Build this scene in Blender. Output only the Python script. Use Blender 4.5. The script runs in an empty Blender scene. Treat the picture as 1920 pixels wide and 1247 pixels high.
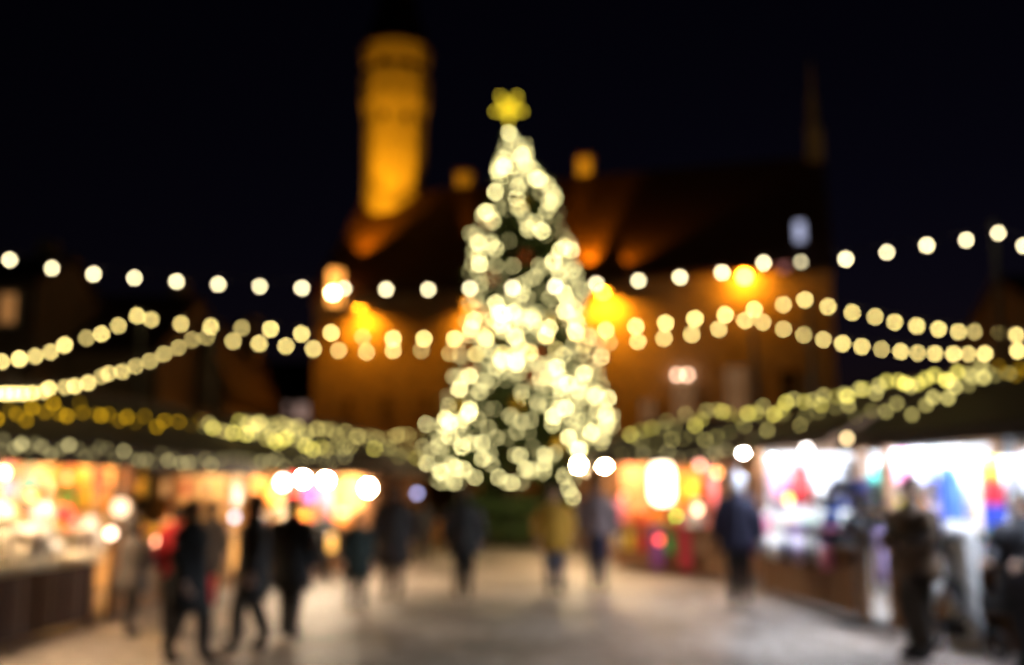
import bpy, bmesh, math, random
from mathutils import Vector, Matrix, noise as mnoise
R = math.radians
SC = bpy.context.scene
COL = SC.collection
random.seed(7)

# ------------------------------------------------------------------ camera, night sky, exposure
FPX = 1867.0                      # 35 mm lens on a 36 mm sensor, in pixels of a 1920 wide picture
EYE = 1.70
HORIZON = 915.0
TILT = math.atan((HORIZON - 623.5) / FPX)
cam = bpy.data.cameras.new('camera')
camo = bpy.data.objects.new('camera', cam); COL.objects.link(camo)
camo.location = (0, 0, EYE); camo.rotation_euler = (R(90) + TILT, 0, 0)
cam.sensor_width = 36.0; cam.lens = 35.0
cam.clip_start = 0.05; cam.clip_end = 2000
cam.dof.use_dof = True; cam.dof.focus_distance = 1.5; cam.dof.aperture_fstop = 1.24
cam.dof.aperture_blades = 0
SC.camera = camo
SC.view_settings.view_transform = 'Standard'; SC.view_settings.look = 'None'
SC.view_settings.exposure = 0.0; SC.view_settings.gamma = 1.0
SC.render.engine = 'CYCLES'
SC.cycles.use_denoising = True
SC.cycles.use_adaptive_sampling = False
SC.cycles.max_bounces = 5
SC.cycles.sample_clamp_indirect = 4.0
try: SC.cycles.denoiser = 'OPENIMAGEDENOISE'
except Exception: pass

W = bpy.data.worlds.new('World'); SC.world = W; W.use_nodes = True
wn = W.node_tree.nodes; wl = W.node_tree.links
bg = wn['Background']
sky = wn.new('ShaderNodeTexSky'); sky.sky_type = 'NISHITA'; sky.sun_disc = False
sky.sun_elevation = R(-4.5); sky.sun_rotation = R(20); sky.altitude = 30
tint = wn.new('ShaderNodeMix'); tint.data_type = 'RGBA'; tint.blend_type = 'MULTIPLY'; tint.inputs[0].default_value = 1; tint.inputs[7].default_value = (1.0, .66, 1.35, 1)
wl.new(sky.outputs[0], tint.inputs[6]); wl.new(tint.outputs[2], bg.inputs[0]); bg.inputs[1].default_value = 0.035

def P(px, py, Y):
    """point on the vertical plane y=Y that stands at picture position px,py"""
    xr = (px - 960) / FPX; yr = (623.5 - py) / FPX
    ct, st = math.cos(TILT), math.sin(TILT)
    d = Vector((xr, ct - yr * st, st + yr * ct))
    k = Y / d.y
    return Vector((d.x * k, Y, EYE + d.z * k))
def G(px, py):
    xr = (px - 960) / FPX; yr = (623.5 - py) / FPX
    ct, st = math.cos(TILT), math.sin(TILT)
    d = Vector((xr, ct - yr * st, st + yr * ct))
    k = -EYE / d.z
    return Vector((d.x * k, d.y * k, 0))

# ------------------------------------------------------------------ materials
MC = {}
def mat(name, col, rough=0.7, var=0.18, scale=6.0, bump=0.0, metal=0.0, kind='noise', col2=None):
    if name in MC: return MC[name]
    m = bpy.data.materials.new(name); m.use_nodes = True
    nt = m.node_tree; b = nt.nodes['Principled BSDF']
    b.inputs['Roughness'].default_value = rough; b.inputs['Metallic'].default_value = metal
    tc = nt.nodes.new('ShaderNodeTexCoord')
    if kind == 'brick':
        t = nt.nodes.new('ShaderNodeTexBrick'); t.inputs['Scale'].default_value = scale
        t.inputs['Color1'].default_value = (*col, 1); t.inputs['Color2'].default_value = (*(col2 or col), 1)
        t.inputs['Mortar'].default_value = (*[c * .6 for c in col], 1); out = t.outputs['Color']; fac = t.outputs['Fac']
        nt.links.new(tc.outputs['Object'], t.inputs['Vector'])
    else:
        if kind == 'wave':
            t = nt.nodes.new('ShaderNodeTexWave'); t.inputs['Scale'].default_value = scale
            t.inputs['Distortion'].default_value = 3.0; t.inputs['Detail'].default_value = 3; fac = t.outputs['Fac']
        elif kind == 'voronoi':
            t = nt.nodes.new('ShaderNodeTexVoronoi'); t.inputs['Scale'].default_value = scale; fac = t.outputs['Distance']
        else:
            t = nt.nodes.new('ShaderNodeTexNoise'); t.inputs['Scale'].default_value = scale
            t.inputs['Detail'].default_value = 5; fac = t.outputs['Fac']
        nt.links.new(tc.outputs['Object'], t.inputs['Vector'])
        r = nt.nodes.new('ShaderNodeValToRGB')
        a = col2 or tuple(max(0, c * (1 - var)) for c in col)
        bcol = col if col2 else tuple(min(1, c * (1 + var)) for c in col)
        r.color_ramp.elements[0].position = .3; r.color_ramp.elements[1].position = .7
        r.color_ramp.elements[0].color = (*a, 1); r.color_ramp.elements[1].color = (*bcol, 1)
        nt.links.new(fac, r.inputs[0]); out = r.outputs[0]
    nt.links.new(out, b.inputs['Base Color'])
    if bump:
        bp = nt.nodes.new('ShaderNodeBump'); bp.inputs['Strength'].default_value = bump; bp.inputs['Distance'].default_value = .03
        nt.links.new(fac, bp.inputs['Height']); nt.links.new(bp.outputs[0], b.inputs['Normal'])
    MC[name] = m; return m
def glow(name, col, strength):
    if name in MC: return MC[name]
    m = bpy.data.materials.new(name); m.use_nodes = True
    nt = m.node_tree; nt.nodes.clear()
    e = nt.nodes.new('ShaderNodeEmission'); e.inputs[0].default_value = (*col, 1); e.inputs[1].default_value = strength
    o = nt.nodes.new('ShaderNodeOutputMaterial'); nt.links.new(e.outputs[0], o.inputs[0])
    MC[name] = m; return m
def cloth(col, name=None):
    return mat(name or 'cloth_%02d_%02d_%02d' % tuple(int(c * 99) for c in col), col, .9, .25, 9, .15)

# ------------------------------------------------------------------ mesh helper
class MB:
    def __init__(s): s.v = []; s.f = []
    def add(s, vs, fs):
        n = len(s.v); s.v += [Vector(v) for v in vs]; s.f += [tuple(i + n for i in f) for f in fs]; return s
    def box(s, x0, x1, y0, y1, z0, z1, M=None):
        vs = [Vector((x, y, z)) for z in (z0, z1) for y in (y0, y1) for x in (x0, x1)]
        if M: vs = [M @ v for v in vs]
        return s.add(vs, [(0, 2, 3, 1), (4, 5, 7, 6), (0, 1, 5, 4), (2, 6, 7, 3), (0, 4, 6, 2), (1, 3, 7, 5)])
    def loft(s, rings, cap=True):
        n = len(rings[0]); vs = [p for r in rings for p in r]; fs = []
        for i in range(len(rings) - 1):
            for j in range(n):
                a = i * n + j; b = i * n + (j + 1) % n
                fs.append((a, b, b + n, a + n))
        if cap: fs.append(tuple(range(n))[::-1]); fs.append(tuple(range((len(rings) - 1) * n, len(rings) * n)))
        return s.add(vs, fs)
    def tube(s, pts, rad, n=8, cap=True):
        pts = [Vector(p) for p in pts]
        if not isinstance(rad, (list, tuple)): rad = [rad] * len(pts)
        rings = []
        for i, p in enumerate(pts):
            t = (pts[min(i + 1, len(pts) - 1)] - pts[max(i - 1, 0)]).normalized()
            a = t.cross(Vector((0, 0, 1)) if abs(t.z) < .95 else Vector((1, 0, 0))).normalized(); b = t.cross(a)
            rings.append([p + (a * math.cos(2 * math.pi * j / n) + b * math.sin(2 * math.pi * j / n)) * rad[i] for j in range(n)])
        return s.loft(rings, cap)
    def lathe(s, prof, c=(0, 0, 0), n=14, sx=1, sy=1, cap=True):
        c = Vector(c)
        return s.loft([[c + Vector((r * sx * math.cos(2 * math.pi * j / n), r * sy * math.sin(2 * math.pi * j / n), z)) for j in range(n)] for r, z in prof], cap)
    def ball(s, c, r, n=10, m=7, sc=(1, 1, 1)):
        prof = []
        for i in range(m + 1):
            a = -math.pi / 2 + math.pi * i / m
            prof.append((max(math.cos(a), .02) * r, math.sin(a) * r * sc[2]))
        return s.lathe(prof, c, n, sc[0], sc[1])
    def torus(s, c, R0, r, n=20, k=8, axis='y'):
        rings = []
        c = Vector(c)
        for i in range(n):
            a = 2 * math.pi * i / n; ring = []
            for j in range(k):
                b = 2 * math.pi * j / k; rr = R0 + r * math.cos(b); h = r * math.sin(b)
                p = (rr * math.cos(a), h, rr * math.sin(a)) if axis == 'y' else ((rr * math.cos(a), rr * math.sin(a), h) if axis == 'z' else (h, rr * math.cos(a), rr * math.sin(a)))
                ring.append(c + Vector(p))
            rings.append(ring)
        vs = [p for r_ in rings for p in r_]; fs = []
        for i in range(n):
            for j in range(k):
                fs.append((i * k + j, i * k + (j + 1) % k, ((i + 1) % n) * k + (j + 1) % k, ((i + 1) % n) * k + j))
        return s.add(vs, fs)
    def build(s, name, material, parent=None, smooth=False, loc=None):
        me = bpy.data.meshes.new(name); me.from_pydata([tuple(v) for v in s.v], [], s.f); me.update()
        bm = bmesh.new(); bm.from_mesh(me); bmesh.ops.recalc_face_normals(bm, faces=bm.faces); bm.to_mesh(me); bm.free()
        if smooth: me.polygons.foreach_set('use_smooth', [True] * len(me.polygons))
        me.materials.append(material)
        o = bpy.data.objects.new(name, me); COL.objects.link(o)
        if parent: o.parent = parent
        if loc is not None: o.location = loc
        return o

LABELS = {}
def tag(o, label, cat, group=None):
    o['label'] = label; o['category'] = cat
    if group: o['group'] = group
    if label in LABELS and not group: print('DUPLICATE LABEL', label)
    LABELS[label] = 1
    return o
def thing(name, label, cat, loc=(0, 0, 0), rz=0, group=None):
    o = bpy.data.objects.new(name, None); COL.objects.link(o); o.empty_display_size = .2
    o.location = loc; o.rotation_euler = (0, 0, rz); tag(o, label, cat, group); return o
def link_copy(src, parent, loc, scale=None, material=None):
    c = src.copy(); COL.objects.link(c); c.parent = parent; c.location = loc
    if scale: c.scale = (scale,) * 3
    if material:
        c.material_slots[0].link = 'OBJECT'; c.material_slots[0].material = material
    return c

# shared materials
WOOD = mat('dark_brown_wood', (.085, .042, .018), .75, .35, 3, .3, kind='wave')
WOODL = mat('golden_pine_wood', (.45, .24, .08), .7, .25, 3, .25, kind='wave')
WOODM = mat('brown_stained_wood', (.22, .10, .035), .7, .3, 3, .25, kind='wave')
SHINGLE = mat('dark_roof_shingle', (.026, .014, .009), .9, .4, 3, .5, kind='brick', col2=(.015, .009, .006))
METAL = mat('dark_grey_metal', (.06, .06, .065), .45, .1, 20, 0, .6)
CABLE = mat('black_cable', (.015, .015, .015), .6)
WHITEP = mat('white_panel', (.78, .78, .76), .6, .05)

# ------------------------------------------------------------------ ground
def cobble():
    m = bpy.data.materials.new('cobbled_square'); m.use_nodes = True
    nt = m.node_tree; b = nt.nodes['Principled BSDF']; b.inputs['Roughness'].default_value = .62
    tc = nt.nodes.new('ShaderNodeTexCoord')
    v = nt.nodes.new('ShaderNodeTexVoronoi'); v.feature = 'DISTANCE_TO_EDGE'; v.inputs['Scale'].default_value = 6.5
    v2 = nt.nodes.new('ShaderNodeTexVoronoi'); v2.inputs['Scale'].default_value = 6.5
    n = nt.nodes.new('ShaderNodeTexNoise'); n.inputs['Scale'].default_value = .38; n.inputs['Detail'].default_value = 6; n.inputs['Roughness'].default_value = .6
    for t in (v, v2, n): nt.links.new(tc.outputs['Object'], t.inputs['Vector'])
    r = nt.nodes.new('ShaderNodeValToRGB'); r.color_ramp.elements[0].position = 0; r.color_ramp.elements[1].position = .08
    r.color_ramp.elements[0].color = (.35, .35, .35, 1); r.color_ramp.elements[1].color = (1, 1, 1, 1)
    nt.links.new(v.outputs['Distance'], r.inputs[0])
    r2 = nt.nodes.new('ShaderNodeValToRGB'); r2.color_ramp.elements[0].color = (.195, .152, .122, 1); r2.color_ramp.elements[1].color = (.37, .30, .25, 1)
    nt.links.new(v2.outputs['Color'], r2.inputs[0])
    r3 = nt.nodes.new('ShaderNodeValToRGB'); r3.color_ramp.elements[0].position = .38; r3.color_ramp.elements[1].position = .62
    r3.color_ramp.elements[0].color = (.50, .48, .47, 1); r3.color_ramp.elements[1].color = (1.35, 1.35, 1.36, 1)
    nt.links.new(n.outputs['Fac'], r3.inputs[0])
    def mul(a, c):
        x = nt.nodes.new('ShaderNodeMix'); x.data_type = 'RGBA'; x.blend_type = 'MULTIPLY'; x.inputs[0].default_value = 1
        nt.links.new(a, x.inputs[6]); nt.links.new(c, x.inputs[7]); return x.outputs[2]
    nt.links.new(mul(mul(r2.outputs[0], r.outputs[0]), r3.outputs[0]), b.inputs['Base Color'])
    bp = nt.nodes.new('ShaderNodeBump'); bp.inputs['Strength'].default_value = .5; bp.inputs['Distance'].default_value = .02
    nt.links.new(r.outputs[0], bp.inputs['Height']); nt.links.new(bp.outputs[0], b.inputs['Normal'])
    return m
g = MB().add([(-600, -60, 0), (600, -60, 0), (600, 900, 0), (-600, 900, 0)], [(0, 1, 2, 3)]).build('ground', cobble())
g['kind'] = 'structure'; g['label'] = 'pale cobbled market square'

# ------------------------------------------------------------------ town hall
LIME = mat('limestone_wall', (.42, .36, .27), .9, .2, 1.6, .3)
TOWERM = mat('pale_tower_stone', (.48, .41, .30), .9, .18, 1.2, .25)
TILE = mat('dark_red_roof_tile', (.14, .05, .025), .8, .3, 5, .35, kind='brick', col2=(.10, .038, .02))
DARKW = mat('dark_window_glass', (.02, .018, .015), .15, .1)
COPPER = mat('dark_copper_spire', (.035, .025, .018), .6, .3)
SOD = (1.0, .40, .008)
YL = 55.0
cL = P(592, 545, YL); EAVE = cL.z
lo, hi = 30.0, YL
for _ in range(50):
    mid = (lo + hi) / 2
    if P(1556, 486, mid).z > EAVE: hi = mid
    else: lo = mid
cR = P(1556, 486, mid)
U = Vector((cR.x - cL.x, cR.y - cL.y, 0)); TL = U.length; U.normalize(); N = Vector((-U.y, U.x, 0))
th = thing('town_hall', 'old stone town hall with steep dark roof and slim floodlit tower behind the market', 'town hall', (cL.x, cL.y, 0), math.atan2(U.y, U.x))
THM = Matrix.Translation((cL.x, cL.y, 0)) @ Matrix.Rotation(math.atan2(U.y, U.x), 4, 'Z')
THI = THM.inverted()
def onwall(px, py, off=0.0):
    """world point where the picture ray meets the facade plane, off metres in front of it"""
    a = Vector((0, 0, EYE)); d = P(px, py, 50) - a
    o = Vector((cL.x, cL.y, 0)) - N * off
    k = (o - a).dot(N) / d.dot(N); return a + d * k
DEP = 13.0
# ridge height from the picture at the far end
rl = Vector((cL.x, cL.y, 0)) + N * DEP / 2 + U * 1.0
RIDGE = P(960 + FPX * rl.x / rl.y, 372, rl.y).z
w = MB().box(0, TL, 0, DEP, 0, EAVE)
w.build('wall', LIME, th)
gb = MB()
for x0, x1 in ((0, .6), (TL - .6, TL)):
    gb.add([(x0, 0, EAVE + .003), (x0, DEP, EAVE + .003), (x0, DEP / 2, RIDGE - .2), (x1, 0, EAVE + .003), (x1, DEP, EAVE + .003), (x1, DEP / 2, RIDGE - .2)],
           [(0, 1, 2), (3, 5, 4), (0, 3, 4, 1), (1, 4, 5, 2), (2, 5, 3, 0)])
gb.build('gable', LIME, th)
oh = .5
sl = (RIDGE - EAVE) / (DEP / 2)
rf = MB()
for sgn in (0, 1):
    ye = -oh if sgn == 0 else DEP + oh; ym = DEP / 2
    ze = EAVE - oh * sl
    rf.add([(-.15, ye, ze), (TL + .15, ye, ze), (TL + .15, ym, RIDGE), (-.15, ym, RIDGE),
            (-.15, ye, ze + .25), (TL + .15, ye, ze + .25), (TL + .15, ym, RIDGE + .25), (-.15, ym, RIDGE + .25)],
           [(0, 1, 2, 3), (4, 7, 6, 5), (0, 4, 5, 1), (1, 5, 6, 2), (0, 3, 7, 4), (2, 6, 7, 3)])
roof = rf.build('roof', TILE, th)
def th_pt(px, py, off=0.0): return THI @ onwall(px, py, off)
def roofpt(px, py):
    """local point where the picture ray meets the front roof slope"""
    a = THI @ Vector((0, 0, EYE)); b = THI @ P(px, py, 50); d = b - a
    # plane z = EAVE + sl*y + .25
    k = (EAVE + .25 + sl * a.y - a.z) / (d.z - sl * d.y); return a + d * k
# windows of the facade
def th_window(px, py, wpx, hpx, pane, arch=False):
    a = th_pt(px - wpx / 2, py + hpx / 2); b = th_pt(px + wpx / 2, py - hpx / 2)
    f = MB(); t = .14
    x0, x1, z0, z1 = a.x, b.x, a.z, b.z
    f.box(x0 - t, x0, -.08, .03, z0 - t, z1 + t); f.box(x1, x1 + t, -.08, .03, z0 - t, z1 + t)
    f.box(x0, x1, -.08, .03, z0 - t, z0); f.box(x0, x1, -.08, .03, z1, z1 + t)
    f.box((x0 + x1) / 2 - .04, (x0 + x1) / 2 + .04, -.07, .02, z0, z1); f.box(x0, (x0 + x1) / 2 - .04, -.068, .02, (z0 + z1) / 2 - .04, (z0 + z1) / 2 + .04); f.box((x0 + x1) / 2 + .04, x1, -.068, .02, (z0 + z1) / 2 - .04, (z0 + z1) / 2 + .04)
    fo = f.build('window', LIME, th)
    MB().box(x0, x1, -.03, .01, z0, z1).build('pane', pane, fo)
WP = glow('dim_pink_window_light', (1, .48, .2), .24)
WP2 = glow('faint_pink_window_light', (1, .5, .22), .17)
th_window(655, 762, 14, 30, DARKW); th_window(726, 757, 15, 32, DARKW); th_window(800, 758, 14, 30, DARKW)
th_window(1215, 775, 24, 50, WP2); th_window(1282, 760, 36, 90, WP2); th_window(1380, 735, 36, 95, WP2)
th_window(1480, 735, 30, 80, DARKW)
# arcade openings along the ground floor (mostly behind the stalls)
for i in range(9):
    x = 1.6 + i * (TL - 3.2) / 8; a = MB()
    pts = [(x - .9, 0.02), (x + .9, 0.02), (x + .9, 2.4)] + [(x + .9 * math.cos(q), 2.4 + .9 * math.sin(q)) for q in [math.pi * k / 8 for k in range(1, 8)]] + [(x - .9, 2.4)]
    n = len(pts)
    a.add([(p[0], -.02, p[1]) for p in pts] + [(p[0], .05, p[1]) for p in pts], [tuple(range(n)), tuple(range(n, 2 * n))[::-1]] + [(j, (j + 1) % n, (j + 1) % n + n, j + n) for j in range(n)])
    a.build('arch_opening', DARKW, th)
cor = MB().box(-.05, TL + .05, -.18, -.003, EAVE - 1.0, EAVE - .62); cor.build('cornice', LIME, th)
# lit roof windows near the right end
def roofwin(px, py, wpx, hpx, m):
    c = roofpt(px, py); k = c.copy(); sc_ = (THM @ c).y / FPX
    ww, hh = wpx * sc_ / 2, hpx * sc_ / 2
    d = MB(); d.box(c.x - ww - .12, c.x + ww + .12, c.y - .25, c.y + 1.0, c.z - hh - .12, c.z - hh); d.box(c.x - ww - .12, c.x + ww + .12, c.y - .25, c.y + 1.0, c.z + hh, c.z + hh + .12)
    d.box(c.x - ww - .12, c.x - ww, c.y - .22, c.y + 1.0, c.z - hh, c.z + hh); d.box(c.x + ww, c.x + ww + .12, c.y - .22, c.y + 1.0, c.z - hh, c.z + hh)
    do = d.build('dormer', TILE, th); do['label'] = 'narrow roof dormer with a lit pane'
    MB().box(c.x - ww, c.x + ww, c.y - .2, c.y - .12, c.z - hh, c.z + hh).build('pane', m, do)
roofwin(1500, 446, 17, 60, glow('pale_blue_window_light', (.62, .66, .95), .85))
roofwin(1470, 503, 16, 12, glow('dull_red_window_light', (1, .35, .3), .5))
# chimneys on the ridge
CHIM = mat('whitewashed_chimney', (.7, .6, .45), .9, .15)
chim_pts = []
for px, py, wpx, hpx in ((872, 348, 26, 42), (1098, 318, 25, 40)):
    a = THI @ Vector((0, 0, EYE)); d = (THI @ P(px, py, 50)) - a; k = (DEP / 2 + .7 - a.y) / d.y; c = a + d * k
    s_ = (THM @ c).y / FPX; ww, hh = wpx * s_ / 2, hpx * s_ / 2
    b = MB().box(c.x - ww, c.x + ww, c.y - .5, c.y + .5, c.z - hh - 1.4, c.z + hh)
    co = b.build('chimney', CHIM, th); MB().box(c.x - ww - .08, c.x + ww + .08, c.y - .58, c.y + .58, c.z + hh + .002, c.z + hh + .16).build('chimney_cap', TILE, co)
    chim_pts.append(THM @ c)
# gable pinnacle at the near right end
pin = MB(); cx, cy = TL - .3, DEP / 2
pin.box(cx - .45, cx + .45, cy - .45, cy + .45, RIDGE - .8, RIDGE + 1.6)
pin.lathe([(.5, RIDGE + 1.6), (.3, RIDGE + 2.2), (.26, RIDGE + 3.5), (.16, RIDGE + 4.2), (.12, RIDGE + 5.2), (.03, RIDGE + 6.0)], (cx, cy, 0), 8)
pin.build('pinnacle', LIME, th)
# the tower
tc_l = THI @ Vector((P(744, 400, rl.y + .5).x, rl.y + .5, 0)); tcx, tcy = tc_l.x, DEP / 2 + .2
tw = THM @ Vector((tcx, tcy, 0)); TY = tw.y
tz = lambda py: P(740, py, TY - 1.6).z
tpx = lambda px: px * TY / FPX
def octa(r, z, ph=R(22.5)): return [(tcx + r * math.cos(ph + j * math.pi / 4), tcy + r * math.sin(ph + j * math.pi / 4), z) for j in range(8)]
r0 = tpx(56) / math.cos(R(22.5)) * .98; r1 = tpx(66)
tb = MB().loft([octa(r0 * .93, 6), octa(r0 * .95, tz(430)), octa(r0, tz(215)), octa(r0 * 1.03, tz(200)), octa(r1, tz(180)), octa(r1 * 1.01, tz(150))])
tower = tb.build('tower', TOWERM, th)
t2 = MB()
def octwall(rr, z0, z1): t2.loft([octa(rr, z0), octa(rr, z1)])
octwall(r1 * 1.01, tz(150) + .003, tz(128)); octwall(r1 * .93, tz(128) + .003, tz(106)); octwall(r1 * 1.02, tz(106) + .003, tz(78))
t2.build('gallery', TOWERM, tower)
for j in range(8):
    a = j * math.pi / 4; rr = r1 * 1.0 * math.cos(R(22.5)) + .03
    M = Matrix.Translation((tcx, tcy, 0)) @ Matrix.Rotation(a, 4, 'Z')
    MB().box(rr * .93 - .1, rr * .93 + .03, -.34, .34, tz(124), tz(110), M).build('gallery_opening', DARKW, tower)
    r9 = r0 * math.cos(R(22.5))
    MB().box(r9 - .1, r9 + .02, -.2, .2, tz(225), tz(205), M).build('slit_window', DARKW, tower)
sp = MB().loft([octa(r1 * 1.1, tz(78) + .003), octa(r1 * .95, tz(60)), octa(r1 * .72, tz(20)), octa(r1 * .55, tz(-20)), octa(r1 * .62, tz(-60)), octa(r1 * .25, tz(-110)), octa(.04, tz(-240))])
sp.build('spire', COPPER, tower)

# lamps of the town hall
def wall_lantern(px, py, L, label, r=.17, deep=True):
    c = onwall(px, py, .8)
    t = thing('wall_lantern', label, 'wall lantern', c, math.atan2(U.y, U.x), 'lanterns on the town hall wall')
    MB().tube([(0, .81, .25), (0, .5, .42), (0, 0, .36)], .03).build('bracket', METAL, t)
    MB().lathe(([(.36, -.22), (.37, -.22), (.33, .16)] if deep else [(.36, .16)]) + [(.30, .22), (.10, .34), (.03, .38)] + ([(.09, .32), (.28, .20), (.32, .15), (.355, -.215)] if deep else []), n=14, cap=not deep).build('hood', METAL, t)
    MB().ball((0, 0, 0), r, 10, 7).build('lamp_globe', glow('sodium_%d' % L, (1, .30, .008), L), t, True)
wall_lantern(675, 574, 1150, 'orange wall lantern beside the two small dark windows of the town hall')
wall_lantern(880, 562, 950, 'orange wall lantern half behind the edge of the Christmas tree', .15)
wall_lantern(1130, 542, 1700, 'brightest orange wall lantern just beyond the tree, above the wall glow', .19)
wall_lantern(1396, 519, 520, 'orange wall lantern near the blue lit roof dormer', .15, False)
# pair of pinkish lamps above the tall window
for i, px in enumerate((1270, 1289)):
    c = onwall(px, 703, .3); t = thing('window_lamp', 'small pinkish lamp above the tall lit town hall window, ' + ('nearer the tree' if i == 0 else 'farther from the tree'), 'lamp', c, math.atan2(U.y, U.x), 'pair of pinkish window lamps')
    MB().tube([(0, .3, .12), (0, 0, .1)], .02).build('bracket', METAL, t)
    MB().ball((0, 0, 0), .10, 10, 7).build('bulb', glow('pinkish_bulb', (1, .62, .42), 15), t, True)
# tall glowing lantern on the left corner
c = onwall(629, 540, .7)
t = thing('corner_lantern', 'tall glowing orange lantern box on the corner of the town hall under the tower', 'lantern', c, math.atan2(U.y, U.x))
MB().box(-.28, .28, -.28, .28, -.95, .95).build('glass_box', glow('orange_lantern_glass', (1, .36, .06), 3.4), t)
fr = MB()
for sx in (-1, 1):
    for sy in (-1, 1): fr.box(sx * .31 - .03, sx * .31 + .03, sy * .31 - .03, sy * .31 + .03, -.98, .98)
fr.box(-.34, .34, -.34, .34, -1.06, -.982); fr.box(-.06, .06, .343, .75, .3, .42); fr.build('frame', METAL, t)
MB().lathe([(.52, .984), (.3, 1.2), (.04, 1.45)], n=4).build('cap', METAL, t)
MB().ball((.04, -.40, -.35), .16, 10, 7).build('bulb', glow('lantern_bulb', (1, .75, .35), 60), t, True)

def floodlight(pos, target, watts, label, ang=50, col=SOD, blend=.6):
    t = thing('floodlight', label, 'floodlight', pos, 0, 'floodlights on the town hall')
    d = (Vector(target) - Vector(pos)).normalized()
    q = d.to_track_quat('-Z', 'Y')
    M = q.to_matrix().to_4x4()
    MB().box(-.16, .16, -.12, .12, .0, .22, M).build('housing', METAL, t)
    MB().tube([(0, 0, -.05), (0, 0, -.3)], .03).build('bracket', METAL, t)
    MB().box(-.13, .13, -.09, .09, -.02, -.004, M).build('lens', glow('flood_lens', (1, .55, .1), 3), t)
    ld = bpy.data.lights.new('flood_beam', 'SPOT'); ld.energy = watts; ld.color = col; ld.spot_size = R(ang); ld.spot_blend = blend; ld.shadow_soft_size = .06
    lo_ = bpy.data.objects.new('flood_beam', ld); COL.objects.link(lo_); lo_.parent = t; lo_.rotation_mode = 'QUATERNION'
    lo_.rotation_quaternion = q; lo_.location = d * .06
def rw(px, py, up=.5): return THM @ (roofpt(px, py) + Vector((0, -.3, up)))
tw3 = lambda py: Vector((tw.x, tw.y, tz(py)))
floodlight(rw(668, 500, .6), tw3(300), 4300, 'floodlight low on the roof below the tower', 70, blend=1.0)
floodlight(rw(740, 520, .6), tw3(150), 8600, 'floodlight on the eave aimed at the top of the tower', 34)
floodlight(rw(1112, 508, .3), THM @ roofpt(1085, 400), 3600, 'floodlight on the eave beside the tree throwing a beam up the roof', 60)
floodlight(rw(1165, 505, .3), THM @ roofpt(1225, 430), 420, 'weak floodlight on the eave lighting a low patch of roof', 70)
floodlight(rw(880, 520, .8), chim_pts[0], 2600, 'floodlight aimed at the chimney nearer the tower', 12, blend=.9)
floodlight(rw(1060, 505, .8), chim_pts[1], 1900, 'floodlight aimed at the chimney above the tree', 12, blend=.9)

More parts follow.
